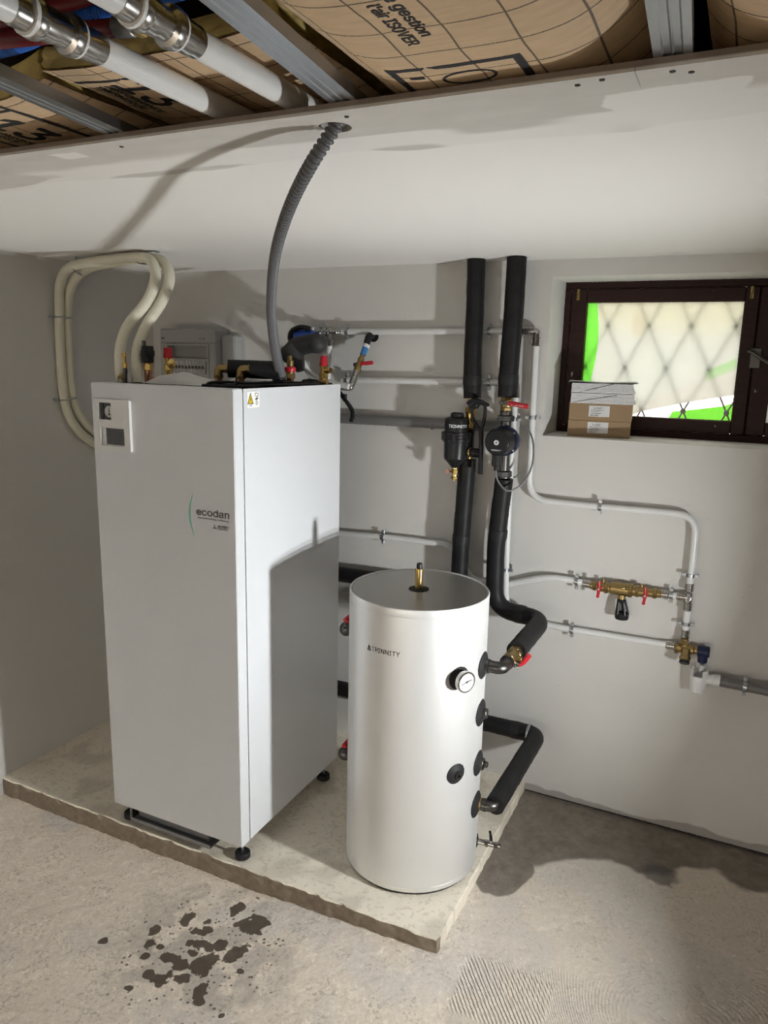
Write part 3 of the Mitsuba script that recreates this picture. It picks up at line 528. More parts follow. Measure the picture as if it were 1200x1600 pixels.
cup = trimesh.boolean.difference([lathe([(0, 0), (.024, .0), (.028, .004), (.0290, .045), (.030, .047), (.030, .095), (.026, .095), (.026, .05), (0, .048)], (1.372, .962, .628), (0, 0, 1), 32).process(validate=True), bx(1.352, 1.38, .90, .957, .694, .75, .001)], engine="manifold") if False else cat(
    lathe([(0, 0), (.024, .0), (.028, .004), (.0295, .045), (.031, .047), (.031, .066), (.0275, .066), (.0275, .05), (0, .048)], (1.372, .962, .628), (0, 0, 1), 32),
    *[extr for extr in [ring((1.372, .962, .694), (0, 0, 1), .0275, .031, .024, 32).slice_plane((1.352, 0, 0), (-1, 0, 0)), ring((1.372, .962, .694), (0, 0, 1), .0275, .031, .024, 32).slice_plane((1.384, 0, 0), (1, 0, 0))]])
obj("cup", cup, "white_plastic", tu)
obj("outlet_pipe", rod((1.375, .962, .712), (1.379, .962, .735), .010, 16), "light_grey_plastic", tu)
obj("side_branch", cat(rod((1.392, .965, .682), (1.425, .967, .682), .0185, 20), rod((1.417, .967, .682), (1.442, .968, .682), .0225, 24), ring((1.438, .968, .682), (1, 0, 0), .019, .0245, .006, 24)), "white_plastic", tu)
wp = thing("waste_pipe", "dark grey plastic waste pipe leaving the white tundish to the right", "waste pipe")
obj("tube", rod((1.438, .968, .682), (2.0, .968, .672), .0195, 24), "pvc_grey", wp)
clamp((1.527, .968, .680), "x", .0195, "larger zinc clamp on the grey waste pipe below right")
wp = thing("waste_pipe", "long grey plastic waste pipe on the wall behind the magnetic filter", "waste pipe")
obj("tube", rod((-.45, .985, 1.553), (.60, .985, 1.562), .0215, 24), "pvc_grey", wp)
for x in (-.075, .26): obj("joint", ring((x, .985, 1.5562), (1, 0, 0), .02, .0226, .006, 24), "hose_grey", wp)
clamp((-.30, .985, 1.5535), "x", .0215, "zinc clamp on the long grey waste pipe, behind the cabinet corner")

# ------------------------------------------------------------------ insulated risers
def riser(label, path, r, seed, tapes, rad=.06):
    k = thing("insulated_pipe", label, "insulated pipe"); p = fillet(path, rad, 10)
    obj("foam_sleeve", rough_tube(p, r, seed), "foam_black", k, 60)
    for c_, d in tapes: obj("tape_band", tape(c_, d, r + .0015, .040), "tape_black", k)
    return k
k = riser("black foam riser from the ceiling down to the brass fitting above the filter", [(.444, .925, ZC - .002), (.446, .93, 1.98), (.445, .93, 1.80), (.451, .93, 1.672)], .0345, 1, [((.4475, .93, 1.742), (0, 0, 1))])
k = riser("black foam riser from the ceiling down to the red lever valve", [(.6085, .90, ZC - .002), (.606, .905, 1.98), (.598, .91, 1.80), (.598, .91, 1.683)], .0365, 2, [((.598, .91, 1.750), (0, 0, 1))])
k = riser("black foam pipe below the magnetic filter going down behind the grey tank", [(.441, .935, 1.43), (.437, .935, 1.30), (.428, .935, 1.10), (.428, .935, .875), (-.22, .945, .862)], .0345, 3, [((.429, .935, 1.098), (.02, 0, 1))], .07)
k = riser("black foam pipe below the pump bending out to the upper tank port", [(.605, .905, 1.37), (.592, .91, 1.22), (.584, .91, 1.08), (.592, .91, .836), (.792, .905, .826), (.790, .535, .826)], .035, 4, [((.590, .91, 1.145), (.08, 0, 1)), ((.70, .908, .831), (1, 0, -.03))], .085)
# upper tank connection
o = on_tank(1.5, .826, .01)
el = thing("tank_elbow", "iron elbow and brass valve with a red lever on the upper tank port", "pipe elbow")
obj("elbow", cat(tube(resample(fillet([(.738, .363, .826), (.792, .364, .826), (.790, .43, .826)], .04, 10), .006)[0], .0205, 20), ring((.733, .3615, .826), (1, 0, 0), .012, .0245, .014, 24), ring((.790, .418, .826), (0, 1, 0), .012, .0245, .012, 24)), "iron_dark", el)
obj("thread", ring((.728, .3612, .826), (1, 0, 0), .012, .0225, .010, 8), "brass_old", el)
obj("valve_body", cat(hexnut((.790, .428, .826), (.790, .446, .826), .0275), rod((.790, .444, .826), (.790, .51, .826), .0225, 20), hexnut((.790, .498, .826), (.790, .53, .826), .0265), rod((.80, .473, .826), (.828, .473, .826), .0095, 12)), "brass_old", el)
lv = obj("lever", tube(spline([(.815, .468, .808), (.824, .468, .809), (.836, .470, .822), (.852, .472, .847)], 5), [.0075] * 8 + [.0095] * 8, 10), "red_plastic", el)
obj("lever_stem", cat(rod((.802, .462, .815), (.818, .468, .808), .010, 12), rod((.806, .455, .806), (.812, .455, .806), .006, 6)), "iron_dark", el)
# lower tank connection, running behind the tank
k = riser("black foam pipe passing behind the tank and elbowing forward to its lowest port", [(-.16, .948, .312), (.795, .945, .312), (.786, .385, .312)], .0345, 5, [((.70, .945, .312), (1, 0, 0))], .05)
el = thing("tank_elbow", "dark iron elbow joining the lowest tank port to the foam pipe", "pipe elbow")
obj("elbow", cat(tube(resample(fillet([(.738, .372, .312), (.785, .372, .312), (.786, .44, .312)], .035, 10), .006)[0], .0195, 20), ring((.748, .372, .312), (1, 0, 0), .012, .0225, .012, 24)), "iron_dark", el)
obj("thread", ring((.730, .371, .312), (1, 0, 0), .012, .0215, .014, 8), "brass_old", el)
# clamp band near second port
hc = thing("hose_clamp", "steel strap and lock beside the second port of the tank", "clamp")
obj("strap", cat(ring((.752, .945, .312), (1, 0, 0), .0355, .0372, .012, 30)), "zinc", hc)
obj("plug", cat(rod(on_tank(1.5, .655, .006), on_tank(1.5, .655, .022), .019, 8), ring(on_tank(1.5, .655, .005), radial(1.5), .018, .024, .006, 24)), "iron_dark", tk)
# valves on the tank's left ports
for z, lb in ((.862, "red-levered dark valve on the tank's cabinet side, the upper one"), (.372, "red-levered dark valve on the tank's cabinet side, the lower one")):
    k = thing("ball_valve", lb, "ball valve")
    obj("body", cat(rod((.258, TY, z), (.228, TY, z), .021, 18), trimesh.creation.icosphere(3, .026).apply_translation((.213, TY, z)), hexnut((.213, TY + .015, z), (.213, TY + .05, z), .025)), "iron_dark", k)
    obj("lever", cat(rod((.216, TY, z + .02), (.216, TY, z + .04), .007, 10), tube(spline([(.216, TY - .02, z + .040), (.216, TY, z + .042), (.218, TY + .04, z + .046), (.22, TY + .09, z + .052)], 5), .0075, 10)), "red_plastic", k)

# ------------------------------------------------------------------ brass above filter, filter, key
bf = thing("brass_fitting", "brass union between the left black riser and the magnetic filter", "pipe fitting")
obj("body", cat(rod((.450, .93, 1.69), (.450, .93, 1.652), .0165, 18), rod((.450, .93, 1.655), (.450, .925, 1.632), .0145, 18), hexnut((.450, .925, 1.634), (.450, .92, 1.612), .0225), rod((.450, .92, 1.615), (.450, .92, 1.585), .019, 20), tube(fillet([(.450, .92, 1.60), (.450, .915, 1.57), (.45, .90, 1.55)], .02), .018, 16)), "brass", bf)
obj("lower_union", cat(rod((.45, .93, 1.475), (.445, .935, 1.425), .0135, 18), hexnut((.45, .93, 1.47), (.449, .93, 1.455), .019)), "brass", bf)
mf = thing("magnetic_filter", "black magnetic filter pot with a brass drain, hanging on the left riser", "pipe filter")
MX, MY = .408, .885
obj("pot", lathe([(0, 1.400), (.016, 1.400), (.02, 1.406), (.044, 1.432), (.0465, 1.438), (.0475, 1.503), (.0475, 1.505)], (MX, MY, 0), (0, 0, 1), 40), "black_plastic", mf, 40)
obj("collar", lathe([(.046, 1.500), (.0525, 1.502), (.0525, 1.516), (.050, 1.518), (.050, 1.528), (.0525, 1.530), (.0525, 1.541), (.047, 1.543)], (MX, MY, 0), (0, 0, 1), 40), "black_plastic", mf, 30)
obj("cap", lathe([(.0475, 1.54), (.0475, 1.585), (.044, 1.595), (.034, 1.598), (.026, 1.600), (.026, 1.612), (.020, 1.616), (0, 1.616)], (MX, MY, 0), (0, 0, 1), 40), "black_plastic", mf, 40)
for a in (-170, -80, 20): q = V(math.cos(math.radians(a)), math.sin(math.radians(a)), 0); obj("lug", obx(V(MX, MY, 1.523) + q * .053, q, np.cross(EZ, q), EZ, .012, .016, .034, .002), "black_plastic", mf)
obj("lettering", bent_text("TRINNITY", .0115, (MX, MY), .0475, math.radians(-112), 1.560, .080, .0006, True), "white_print", mf, False)
obj("side_arm", cat(rod((MX + .03, MY + .01, 1.462), (.505, .90, 1.462), .016, 18), rod((.47, .895, 1.462), (.512, .90, 1.462), .0185, 18), rod((MX, MY, 1.57), (.45, .92, 1.57), .022, 18), rod((.45, .925, 1.575), (.45, .928, 1.468), .0165, 16)), "black_plastic", mf)
obj("ring_joint", ring((.459, .893, 1.462), (1, .08, 0), .014, .0195, .006, 20), "brass", mf)
dr_ = obj("drain_fitting", cat(rod((MX, MY, 1.402), (MX, MY, 1.392), .012, 18), hexnut((MX, MY, 1.393), (MX, MY, 1.375), .0155), rod((MX, MY, 1.376), (MX, MY, 1.36), .0115, 18), hexnut((MX, MY, 1.364), (MX, MY, 1.352), .0145), rod((MX, MY, 1.353), (MX, MY, 1.345), .006, 10)), "brass", mf)
obj("thumb_screw", cat(rod((MX - .012, MY - .004, 1.383), (MX - .024, MY - .006, 1.383), .004, 10), ring((MX - .027, MY - .012, 1.383), (0, 1, 0), .003, .007, .008, 14)), "copper", dr_)
ky = thing("filter_key", "long black plastic filter spanner with a forked ring, hanging beside the pump", "spanner")
yk = .868
obj("grip", cat(tube(resample(spline([(.512, yk, 1.556), (.517, yk, 1.50), (.519, yk, 1.44), (.521, yk, 1.385)], 6), .012)[0], .0085, 10), tube(resample(spline([(.474, yk, 1.662), (.473, yk, 1.62), (.484, yk, 1.588), (.506, yk, 1.562), (.512, yk, 1.545)], 6), .01)[0], .0055, 10), tube(resample(spline([(.524, yk, 1.662), (.526, yk, 1.62), (.522, yk, 1.585), (.514, yk, 1.555)], 6), .01)[0], .0065, 10), obx(V(.5165, yk, 1.47), EX, EY, EZ, .015, .010, .17, .003)), "black_plastic", ky)
obj("head", cat(tube(resample(fillet([(.462, yk, 1.648), (.478, yk, 1.664), (.505, yk, 1.662), (.540, yk, 1.650)], .01), .008)[0], np.linspace(.017, .006, 11)[:len(resample(fillet([(.462, yk, 1.648), (.478, yk, 1.664), (.505, yk, 1.662), (.540, yk, 1.650)], .01), .008)[0])], 10), rod((.475, yk + .035, 1.652), (.475, yk - .004, 1.655), .02, 18)), "black_plastic", ky)

# ------------------------------------------------------------------ red lever valve and pump
bv = thing("ball_valve", "brass ball valve with a flat red lever under the right black riser", "ball valve")
obj("body", cat(hexnut((.598, .905, 1.690), (.598, .905, 1.668), .0235), trimesh.creation.icosphere(3, .0235).apply_translation((.598, .905, 1.655)), hexnut((.598, .905, 1.645), (.598, .905, 1.628), .0225), rod((.592, .885, 1.662), (.590, .862, 1.664), .008, 12)), "brass_old", bv)
lv = obj("lever", cat(tube(resample(spline([(.620, .861, 1.662), (.648, .858, 1.660), (.675, .857, 1.656), (.694, .858, 1.655)], 6), .006)[0], .0095, 12)), "red_plastic", bv)
obj("lever_shank", cat(obx(V(.606, .862, 1.663), unit(V(1, 0, -.05)), EY, EZ, .036, .005, .015, .001), rod((.590, .864, 1.664), (.590, .854, 1.664), .0085, 6)), "iron_dark", bv)
obj("lettering", text("DARI", .0055, (.630, .8475, 1.6545), unit(V(1, 0, -.06)), EZ, .0006, False, .05), "light_grey_plastic", lv, False)
pu = thing("circulation_pump", "round black circulation pump with a blue-black housing on the right riser", "pump")
obj("union_nut", cat(rod((.598, .905, 1.632), (.599, .905, 1.612), .0235, 20), lathe([(0, 0), (.030, 0), (.033, .002), (.033, .02), (.030, .022), (0, .022)], (.599, .905, 1.592), (0, 0, 1), 8)), "iron_dark", pu)
obj("union_nut", cat(lathe([(0, 0), (.027, 0), (.030, .002), (.030, .02), (.027, .022), (0, .022)], (.604, .905, 1.378), (0, 0, 1), 8), rod((.604, .905, 1.37), (.604, .905, 1.384), .024, 18)), "iron_dark", pu)
obj("volute", cat(rod((.600, .905, 1.60), (.602, .905, 1.39), .0195, 20), lathe([(0, 0), (.044, 0), (.052, .008), (.052, .030), (.046, .034), (0, .036)], (.603, .93, 1.515), (0, -1, 0), 36)), "iron_dark", pu)
MXp, MZp = .606, 1.519
obj("motor_flange", lathe([(0, 0), (.050, 0), (.056, .003), (.057, .024), (.052, .030), (0, .03)], (MXp, .897, MZp), unit(V(-.06, -1, 0)), 40), "navy_plastic", pu)
hd = obj("motor_head", lathe([(0, 0), (.050, 0), (.051, .004), (.0505, .058), (.047, .064), (.042, .066), (0, .066)], (MXp - .002, .868, MZp), unit(V(-.10, -1, 0)), 44), "black_plastic", pu, 40)
fd = unit(V(-.10, -1, 0)); fc = V(MXp - .002, .868, MZp) + fd * .066; fx = unit(np.cross(EZ, -fd) * -1); fx = unit(V(-fd[1], fd[0], 0))
obj("knob", cat(ring(fc, fd, .0035, .0095, .003, 24)), "white_print", hd)
obj("lettering", text("TRINNITY", .0055, fc - fx * .021 - EZ * .032, fx, EZ, .0006, False, .042), "white_print", hd, False)
for a in (40, 140, 220, 320): q = V(math.cos(math.radians(a)), 0, math.sin(math.radians(a))) * .051; obj("bolt", rod(V(MXp, .87, MZp) + q, V(MXp, .862, MZp) + q, .004, 8), "zinc", pu)
obj("plug", cat(bx(.575, .600, .825, .86, 1.425, 1.475, .004), rod((.588, .842, 1.428), (.589, .842, 1.408), .0085, 12)), "black_plastic", pu)
pc = thing("pump_cable", "thin grey cable looping from the pump round behind the white pipe", "cable")
obj("sheath", tube(resample(spline([(.589, .842, 1.415), (.590, .842, 1.395), (.604, .842, 1.361), (.642, .842, 1.334), (.687, .87, 1.362), (.712, .90, 1.43), (.705, .93, 1.505), (.683, .95, 1.55), (.655, .955, 1.57)], 10), .008)[0], .0036, 10), "hose_grey", pc)
tg = thing("cable_tie", "grey tie ends of the pump cable by the thin pipe", "cable tie")
obj("strap", tube(spline([(.603, .955, 1.367), (.63, .957, 1.37), (.655, .96, 1.385)], 5), .0035, 8), "hose_grey", tg)

# ------------------------------------------------------------------ fittings at upper left of wall
tf = thing("tee_fitting", "chrome tee at the left end of the highest white pipe", "pipe tee")
obj("body", cat(rod((-.25, .975, 1.921), (-.19, YP, 1.923), .0145, 18), rod((-.217, .98, 1.922), (-.218, .978, 1.893), .0145, 18), ring((-.245, .975, 1.921), (1, 0, 0), .010, .019, .012, 20), trimesh.creation.icosphere(2, .017).apply_translation((-.217, .98, 1.922))), "chrome", tf)
obj("press_sleeve", sleeve((-.262, .973, 1.921), (1, 0, 0)), "chrome", tf); obj("press_sleeve", sleeve((-.219, .977, 1.878), (0, 0, 1)), "chrome", tf)
obj("collar", ring((-.295, .965, 1.92), (1, 0, 0), .008, .021, .006, 22), "white_plastic", tf)
obj("nipple", rod((-.315, .96, 1.92), (-.27, .972, 1.921), .010, 14), "steel_dull", tf)
k = wpipe([(-.219, .976, 1.868), (-.225, .972, 1.74), (-.228, .97, 1.60)], "white pipe dropping from the chrome tee behind the cabinet")
clamp((-.263, .973, 1.921), "x", .0165, "zinc clamp at the tee on the highest pipe, beside the blue knob")
bk = thing("blue_valve", "dark blue valve cap lying behind the black foam elbow", "valve")
obj("body", lathe([(0, 0), (.024, 0), (.029, .006), (.029, .03), (.026, .036), (.026, .078), (.021, .086), (0, .086)], (-.345, .89, 1.900), (1, .25, .06), 20), "blue_plastic", bk)
obj("hood", cat(*[tube(resample(spline([(-.335, .875, 1.862), (-.352, .87, 1.89), (-.340, .87, 1.922), (-.30, .875, 1.937), (-.262, .885, 1.93)], 6), .01)[0], .011, 10)]), "black_plastic", bk)
fe = thing("foam_elbow", "lumpy black foam piece at the back of the cabinet top, behind the grey hose", "pipe insulation")
obj("foam_sleeve", cat(rough_tube(spline([(-.315, .805, 1.825), (-.265, .79, 1.855), (-.20, .78, 1.866), (-.165, .775, 1.868)], 6), .039, 11, .004), trimesh.creation.icosphere(3, .0395).apply_translation((-.163, .775, 1.868)), trimesh.creation.icosphere(3, .039).apply_translation((-.315, .805, 1.825)),
    tube(np.array([(-.285, .775, 1.85), (-.268, .772, 1.825), (-.25, .772, 1.79), (-.238, .772, 1.758)]), [.040, .038, .029, .017], 24)), "foam_grey", fe, 60)
k = wpipe([(-.056, .85, 1.700), (-.162, .85, 1.716), (-.239, .85, 1.745), (-.272, .835, 1.80)], "white pipe curving from the lower chrome elbow up into the black foam", smooth_path=True)
ch = thing("shutoff_valve", "slanting chain of fittings with a red butterfly handle, hung from a blue hose end", "shut-off valve")
A, B = V(-.026, .965, 1.895), V(-.057, .87, 1.697); dd = unit(B - A); Lc = np.linalg.norm(B - A)
def on(t): return A + dd * Lc * t
obj("wall_elbow", cat(tube(fillet([(-.026, YW, 1.905), (-.026, .966, 1.912), on(.12)], .03), .014, 16), ring((-.026, YW - .006, 1.905), (0, 1, 0), .008, .022, .006, 22)), "black_plastic", ch)
obj("blue_sleeve", tube(np.array([on(.10), on(.2), on(.34)]), .0125, 16), "light_blue_plastic", ch)
obj("collar", rod(on(.12), on(.19), .0155, 16), "white_plastic", ch)
obj("valve_body", cat(rod(on(.34), on(.42), .010, 14), hexnut(on(.40), on(.47), .0145), rod(on(.46), on(.62), .0125, 16), hexnut(on(.60), on(.68), .0155)), "brass_old", ch)
hq = on(.50)
obj("handle", cat(rod(hq + V(.01, -.004, 0), hq + V(.026, -.006, 0), .006, 10), tube(spline([hq + V(.012, -.012, -.002), hq + V(.03, -.010, -.001), hq + V(.05, -.006, .001), hq + V(.062, -.004, .003)], 5), [.008] * 6 + [.0085] * 10, 10)), "red_plastic", ch)
obj("stop", rod(hq + V(-.012, -.002, -.006), hq + V(-.026, -.004, -.009), .008, 10), "iron_dark", ch)
obj("press_sleeve", sleeve(on(.75), dd, .0155, .034), "chrome", ch); obj("press_sleeve", sleeve(on(.87), dd, .0155, .026), "chrome", ch)
obj("elbow", cat(tube(fillet([on(.92), on(1.02), on(1.0) + V(-.03, -.005, .0)], .012), .0135, 14), rod(on(1.0) + V(-.022, -.004, 0), on(1.0) + V(-.048, -.006, .002), .016, 16)), "chrome", ch)

# ------------------------------------------------------------------ distribution board
db = thing("distribution_board", "small grey distribution board with a clear door, on the wall behind the cabinet", "fuse box")
x0, x1, z0, z1 = -1.092, -.772, 1.58, 1.930
sec = Polygon([(0, 1.885), (.012, z1), (.115, z1), (.115, z0), (0, z0)])
m = trimesh.creation.extrude_polygon(sec, .04, engine="earcut")
hl = cat(bx(x0, x1, .898, 1.012, 1.862, z1, .008), bx(x0, x0 + .032, .898, 1.012, z0, 1.868, .006), bx(x1 - .035, x1, .898, 1.012, z0, 1.868, .006), bx(x0 + .02, x1 - .02, .965, 1.012, z0, 1.87, .002))
obj("enclosure", hl, "grey_plastic", db)
obj("back_box", bx(x1 - .002, x1 + .075, .945, 1.0125, z0, 1.905, .008), "grey_plastic", db)
for q_ in ((x1 - .085, x1 - .081), (x1 - .072, x1 - .068), (x1 - .060, x1 - .055), (x0 + .012, x0 + .032)): obj("print_mark", bx(q_[0], q_[1], .8968, .8985, 1.882, 1.889, 0), "ink_grey", db)
obj("strip", bx(x0 + .035, x1 - .04, .935, .967, 1.715, 1.795, .002), "light_grey_plastic", db)
for i in range(10):
    xx = x0 + .05 + i * .0195
    b_ = obj("breaker", bx(xx, xx + .0175, .922, .945, 1.725, 1.785, .002), "light_grey_plastic", db)
    obj("toggle", bx(xx + .005, xx + .0125, .912, .924, 1.748, 1.762, .001), "ink_grey" if i > 2 else "red_plastic" if i == 9 else "ink_grey", b_)
obj("door", bx(x0 + .033, x1 - .037, .9035, .9037, 1.66, 1.862, 0), "clear_plastic", db, False)
obj("door_frame", cat(bx(x0 + .033, x1 - .037, .90, .908, 1.852, 1.862, .002), bx(x0 + .033, x0 + .043, .90, .908, 1.66, 1.855, .002), bx(x1 - .047, x1 - .037, .90, .908, 1.66, 1.855, .002)), "grey_plastic", db)

# ------------------------------------------------------------------ refrigerant tubes with straps
RT = .019
A_ = [(-1.12, .985, 1.30), (-1.18, .92, 1.31), (-1.205, .74, 1.345), (-1.207, .56, 1.425), (-1.208, .465, 1.515), (-1.208, .428, 1.63), (-1.208, .425, 1.84), (-1.206, .432, 2.00), (-1.185, .425, 2.085), (-1.12, .405, 2.140), (-1.02, .39, 2.158), (-.86, .365, 2.165), (-.70, .345, 2.166), (-.605, .325, 2.150), (-.553, .29, 2.085), (-.560, .25, 2.0), (-.605, .20, 1.915), (-.612, .165, 1.84), (-.590, .135, 1.76), (-.580, .13, 1.712)]
B_ = [(-1.10, .985, 1.335), (-1.17, .93, 1.345), (-1.206, .78, 1.375), (-1.207, .61, 1.445), (-1.208, .512, 1.53), (-1.208, .470, 1.64), (-1.208, .466, 1.84), (-1.206, .472, 1.98), (-1.18, .468, 2.065), (-1.10, .45, 2.125), (-1.00, .432, 2.152), (-.84, .408, 2.163), (-.68, .388, 2.166), (-.585, .368, 2.150), (-.524, .332, 2.088), (-.524, .290, 2.005), (-.556, .24, 1.918), (-.568, .203, 1.842), (-.546, .168, 1.77), (-.533, .155, 1.712)]
for pts, lb in ((A_, "cream insulated tube looping over the cabinet, the front one of the pair"), (B_, "cream insulated tube looping over the cabinet, the rear one of the pair")):
    k = thing("refrigerant_tube", lb, "insulated tube"); obj("foam_sleeve", tube(resample(spline(pts, 10), .012)[0], RT, 20), "cream_foam", k, 60)
def strap(c_, d, half, up, lb, wall_pt):
    k = thing("tube_strap", lb, "pipe strap", "metal straps holding the cream tubes")
    d = unit(d); u = unit(half); n_ = np.cross(d, u); pts = []
    L = np.linalg.norm(half); r = RT + .0015
    for a in np.linspace(-90, 90, 9): pts.append(c_ + half + r * (math.cos(math.radians(a)) * u + math.sin(math.radians(a)) * n_))
    for a in np.linspace(90, 270, 9): pts.append(c_ - half + r * (math.cos(math.radians(a)) * u + math.sin(math.radians(a)) * n_))
    pts.append(pts[0]); obj("band", tube(resample(np.array(pts), .006)[0], .0028, 8), "zinc", k)
    obj("screw", cat(rod(wall_pt, up, .004, 10), rod(V(*up) - unit(V(*up) - V(*wall_pt)) * .006, up, .008, 12)), "zinc", k)
strap(V(-1.208, .449, 1.955), (0, 0, 1), V(0, .021, 0), (-1.212, .398, 1.955), "metal strap round both cream tubes, upper one on the left wall", (XL, .398, 1.955))
strap(V(-1.208, .448, 1.615), (0, .1, 1), V(0, .021, .002), (-1.212, .395, 1.615), "metal strap round both cream tubes, lower one on the left wall", (XL, .395, 1.615))
strap(V(-1.075, .425, 2.142), (1, 0, .4), V(-.004, .024, -.006), (-1.09, .43, 2.165), "metal strap round both cream tubes, left one under the ceiling", (-1.09, .43, ZC))
strap(V(-.655, .363, 2.162), (1, -.1, -.1), V(.012, .020, .0), (-.62, .38, 2.185), "metal strap round both cream tubes, right one under the ceiling", (-.62, .38, ZC))
# ------------------------------------------------------------------ things on top of the cabinet
zt = ZT - .006
fl = thing("service_valve", "brass flare nut and thin service valve at the foot of the cream tubes", "valve")
obj("flare_nut", cat(hexnut((-.580, .13, zt), (-.580, .13, zt + .028), .019), rod((-.580, .13, zt + .026), (-.580, .13, zt + .034), .016)), "brass_old", fl)
obj("stem", cat(rod((-.548, .115, zt), (-.548, .115, zt + .055), .0065, 12), rod((-.548, .115, zt + .035), (-.548, .115, zt + .052), .0085, 12)), "iron_dark", fl)
obj("valve_tip", cat(hexnut((-.548, .115, zt + .054), (-.548, .115, zt + .072), .009), rod((-.548, .115, zt + .07), (-.548, .115, zt + .095), .0055, 12), rod((-.548, .115, zt + .09), (-.553, .113, zt + .105), .009, 12)), "brass", fl)
av = thing("air_vent", "black capped automatic air vent on a copper stub, left on the cabinet top", "air vent")
obj("stub", rod((-.512, .19, zt), (-.512, .19, zt + .05), .0135, 18), "copper", av)
obj("nut", cat(hexnut((-.512, .19, zt + .046), (-.512, .19, zt + .07), .0165), rod((-.512, .19, zt + .068), (-.512, .19, zt + .080), .0145)), "brass", av)
obj("cap", lathe([(0, 0), (.017, 0), (.021, .005), (.021, .022), (.0245, .026), (.0245, .042), (.021, .048), (.021, .056), (.018, .060), (0, .060)], (-.512, .19, zt + .072), (0, 0, 1), 20), "black_plastic", av)
obj("tip", rod((-.527, .19, zt + .13), (-.527, .19, zt + .150), .007, 12), "iron_dark", av)
sv = thing("safety_valve", "red-capped brass safety valve beside the black air vent on the cabinet top", "safety valve")
obj("body", cat(rod((-.490, .27, zt), (-.490, .27, zt + .05), .0125, 18), hexnut((-.490, .27, zt + .046), (-.490, .27, zt + .066), .0175), rod((-.490, .27, zt + .064), (-.490, .27, zt + .092), .0155, 18), lathe([(0, 0), (.010, 0), (.0165, .008), (.0165, .016), (0, .018)], (-.480, .265, zt + .07), (.9, -.3, .1), 16)), "brass", sv)
obj("cap", lathe([(0, 0), (.0175, 0), (.0175, .010), (.0165, .012), (.0150, .036), (.012, .038), (0, .038)], (-.490, .27, zt + .090), (0, 0, 1), 12), "red_plastic", sv)
# plastic bag
u_, v_ = np.meshgrid(np.linspace(0, 1, 40), np.linspace(0, 1, 24)); px = -.52 + .275 * u_; py = .16 + .17 * v_
hh = .042 * (np.sin(np.pi * np.clip(u_, 0, 1)) ** .6) * (np.sin(np.pi * v_) ** .6) * (1.05 - .45 * u_) * (.8 + .5 * meshkit.fbm(np.dstack([px * 25, py * 25, 0 * px]), 3, 4))
bt = np.c_[px.ravel(), py.ravel(), (zt + .002 + hh).ravel()]; bb = np.c_[px.ravel(), py.ravel(), np.full(px.size, zt + .001)]; fb = grid_faces(24, 40, False)
k = obj("plastic_bag", cat(mesh(bt, fb), mesh(bb, fb[:, ::-1])), "bag_white", None, True); tag(k, "crumpled white plastic bag lying on the cabinet top", "bag")
u_, v_ = np.meshgrid(np.linspace(0, 1, 24), np.linspace(0, 1, 16)); px = -.30 + .15 * u_; py = .33 + .13 * v_
hh = .034 * (np.sin(np.pi * u_) ** .6) * (np.sin(np.pi * v_) ** .6) * (.8 + .5 * meshkit.fbm(np.dstack([px * 25, py * 25, 0 * px]), 3, 5))
bt = np.c_[px.ravel(), py.ravel(), (zt + .002 + hh).ravel()]; bb = np.c_[px.ravel(), py.ravel(), np.full(px.size, zt + .001)]; fb = grid_faces(16, 24, False)
k = obj("plastic_bag", cat(mesh(bt, fb), mesh(bb, fb[:, ::-1])), "bag_white", None, True); tag(k, "small white plastic bag behind the brass elbows on the cabinet top", "bag")
for x, y, dd_, L, lb in ((-.250, .25, V(.85, .52, 0), .11, "brass elbow with black foam sleeve on the cabinet top, the left one of two"), (-.155, .25, V(.9, .43, 0), .10, "brass elbow with black foam sleeve on the cabinet top, the right one of two")):
    k = thing("pipe_elbow", lb, "pipe elbow"); dd_ = unit(dd_); tz = zt + .060
    obj("stub", rod((x, y, zt), (x, y, zt + .03), .0125, 18), "copper", k)
    obj("elbow", cat(hexnut((x, y, zt + .026), (x, y, zt + .04), .017), tube(resample(fillet([(x, y, zt + .035), (x, y, tz), V(x, y, tz) + dd_ * .035], .022), .005)[0], .0145, 16), rod(V(x, y, tz) + dd_ * .026, V(x, y, tz) + dd_ * .04, .0175, 18)), "brass_old", k)
    obj("foam_sleeve", rough_tube(np.array([V(x, y, tz) + dd_ * .034, V(x, y, tz - .001) + dd_ * (.034 + L)]), .031, 21, .001), "foam_black", k, 60)
fo = thing("foam_piece", "short black foam tube stub standing behind the grey hose", "pipe insulation")
obj("foam_sleeve", rough_tube(np.array([(-.12, .44, zt), (-.14, .46, zt + .05)]), .026, 22, .001), "foam_black", fo, 60)
sv = thing("safety_valve", "copper and brass safety valve with a red ring, right beside the grey hose", "safety valve")
x, y = -.063, .42
obj("body", cat(hexnut((x, y, zt + .028), (x, y, zt + .046), .0175), rod((x, y, zt + .044), (x, y, zt + .056), .0145), rod((x, y, zt + .07), (x, y, zt + .092), .0125, 16), rod((x, y, zt + .09), (x - .003, y, zt + .108), .0085, 12)), "brass_old", sv)
obj("stub", rod((x, y, zt), (x, y, zt + .032), .0125, 18), "copper", sv)
obj("red_ring", lathe([(0, 0), (.017, 0), (.0195, .004), (.0195, .014), (.016, .018), (0, .018)], (x, y, zt + .052), (0, 0, 1), 12), "red_plastic", sv)
obj("red_knob", rod((x - .02, y - .004, zt + .06), (x - .045, y - .008, zt + .062), .0075, 12), "red_plastic", sv)
sv = thing("safety_valve", "bright brass safety valve with a tall red cap at the right rear cabinet edge", "safety valve")
x, y = -.030, .60
